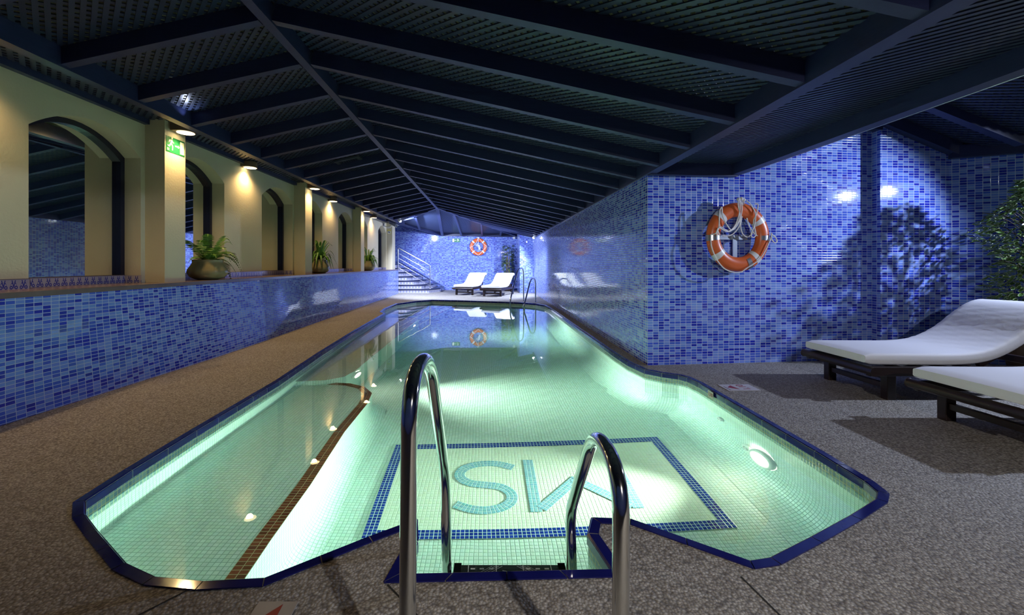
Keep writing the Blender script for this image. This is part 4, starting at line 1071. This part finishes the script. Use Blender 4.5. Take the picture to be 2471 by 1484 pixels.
# variegated weeping fig on the right
random.seed(5)
t = thing('potted_fig', 'bushy variegated fig tree behind the loungers at the right edge', 'potted tree', (5.55, 4.42, 0))
m_ = MB(); m_.lathe([(.001, 0), (.17, 0), (.22, .34), (.235, .36), (.215, .36), (.20, .30)], seg=32); m_.build('pot', 'terracotta', t)
m_ = MB(); m_.disc((0, 0, .32), (0, 0, 1), .205); m_.build('soil', 'soil', t)
m_ = MB(); tips = []
for k in range(3):
    a = k * 2.1; m_.tube(smooth_path([(.03 * math.cos(a + q * 2.4), .03 * math.sin(a + q * 2.4), .30 + q * .22) for q in range(6)], 4), .014, 8)
for k in range(46):
    a = random.uniform(0, 6.28); z0 = random.uniform(.75, 1.55); r_ = random.uniform(.16, .42) * (1.1 - abs(z0 - 1.15) * .7); z1 = z0 + random.uniform(.05, .38)
    P = smooth_path([(0, 0, z0), (r_ * .5 * math.cos(a), r_ * .5 * math.sin(a), z0 + (z1 - z0) * .8), (r_ * math.cos(a), r_ * math.sin(a), z1)], 4); m_.tube(P, .004, 5); tips.append((P, r_))
m_.build('trunk', 'bark', t)
m_ = MB()
for k in range(1750):
    # an irregular crown: lobes at several heights
    z = random.uniform(.70, 2.02); prof_r = .44 * math.sin(math.pi * min(1, max(0, (z - .55) / 1.55))) ** .6
    prof_r *= .78 + .28 * math.sin(z * 8.5 + 1.0)
    a = random.uniform(0, 6.28); rr_ = prof_r * (random.uniform(.25, 1) ** .5) * (1 + .15 * math.sin(3 * a + z * 6))
    c = Vector((rr_ * math.cos(a), rr_ * math.sin(a), z)); out_ = Vector((math.cos(a), math.sin(a), random.uniform(-.9, .35))).normalized()
    L = random.uniform(.050, .078); wd2 = L * .27; sd = out_.cross(Vector((random.uniform(-.5, .5), random.uniform(-.5, .5), 1))).normalized(); nn_ = sd.cross(out_)
    prof_ = [(0, 0), (.2, .75), (.5, 1), (.78, .68), (1, 0)]
    mid = [c + out_ * L * s + nn_ * (-.10 * L * math.sin(math.pi * s)) for s, _ in prof_]
    for sg in (-1, 1):
        ed = [mid[i] + sd * sg * wd2 * prof_[i][1] + nn_ * .004 for i in range(5)]
        for i in range(4): m_.face([mid[i], ed[i], ed[i + 1], mid[i + 1]], [(0 if 0 < i else .9, 0), (1, 0), (1, 0), (0 if i < 3 else .9, 0)])
m_.build('foliage', 'ficus', t)
# tall palm in the far corner
random.seed(9)
t = thing('potted_palm', 'tall slender bamboo palm in the far corner behind the right lounger', 'potted plant', (.86, 18.6, 0))
m_ = MB(); m_.lathe([(.001, 0), (.15, 0), (.19, .30), (.17, .30)], seg=24); m_.build('pot', 'terracotta', t)
m_ = MB()
for k in range(5):
    a = k * 1.26; m_.tube([(.06 * math.cos(a), .06 * math.sin(a), .25), (.07 * math.cos(a + .4), .07 * math.sin(a + .4), .25 + 1.5 * (.7 + .3 * random.random()))], .013, 8)
m_.build('cane', 'cane', t)
m_ = MB()
for k in range(300):
    z = random.uniform(.5, 1.92); a = random.uniform(0, 6.28); c = Vector((.08 * math.cos(a), .08 * math.sin(a), z)); hub = c + Vector((math.cos(a) * .12, math.sin(a) * .12, .05))
    for q in range(7):
        b2 = a + (q - 3) * .34; d = Vector((math.cos(b2), math.sin(b2), random.uniform(-.7, .3))).normalized(); s = d.cross(Vector((0, 0, 1))).normalized() * .011; L = random.uniform(.12, .19)
        m_.face([hub - s * .4, hub + d * L * .5 - s, hub + d * L, hub + d * L * .5 + s, hub + s * .4])
m_.build('foliage', 'palm', t)
bpy.context.view_layer.update()
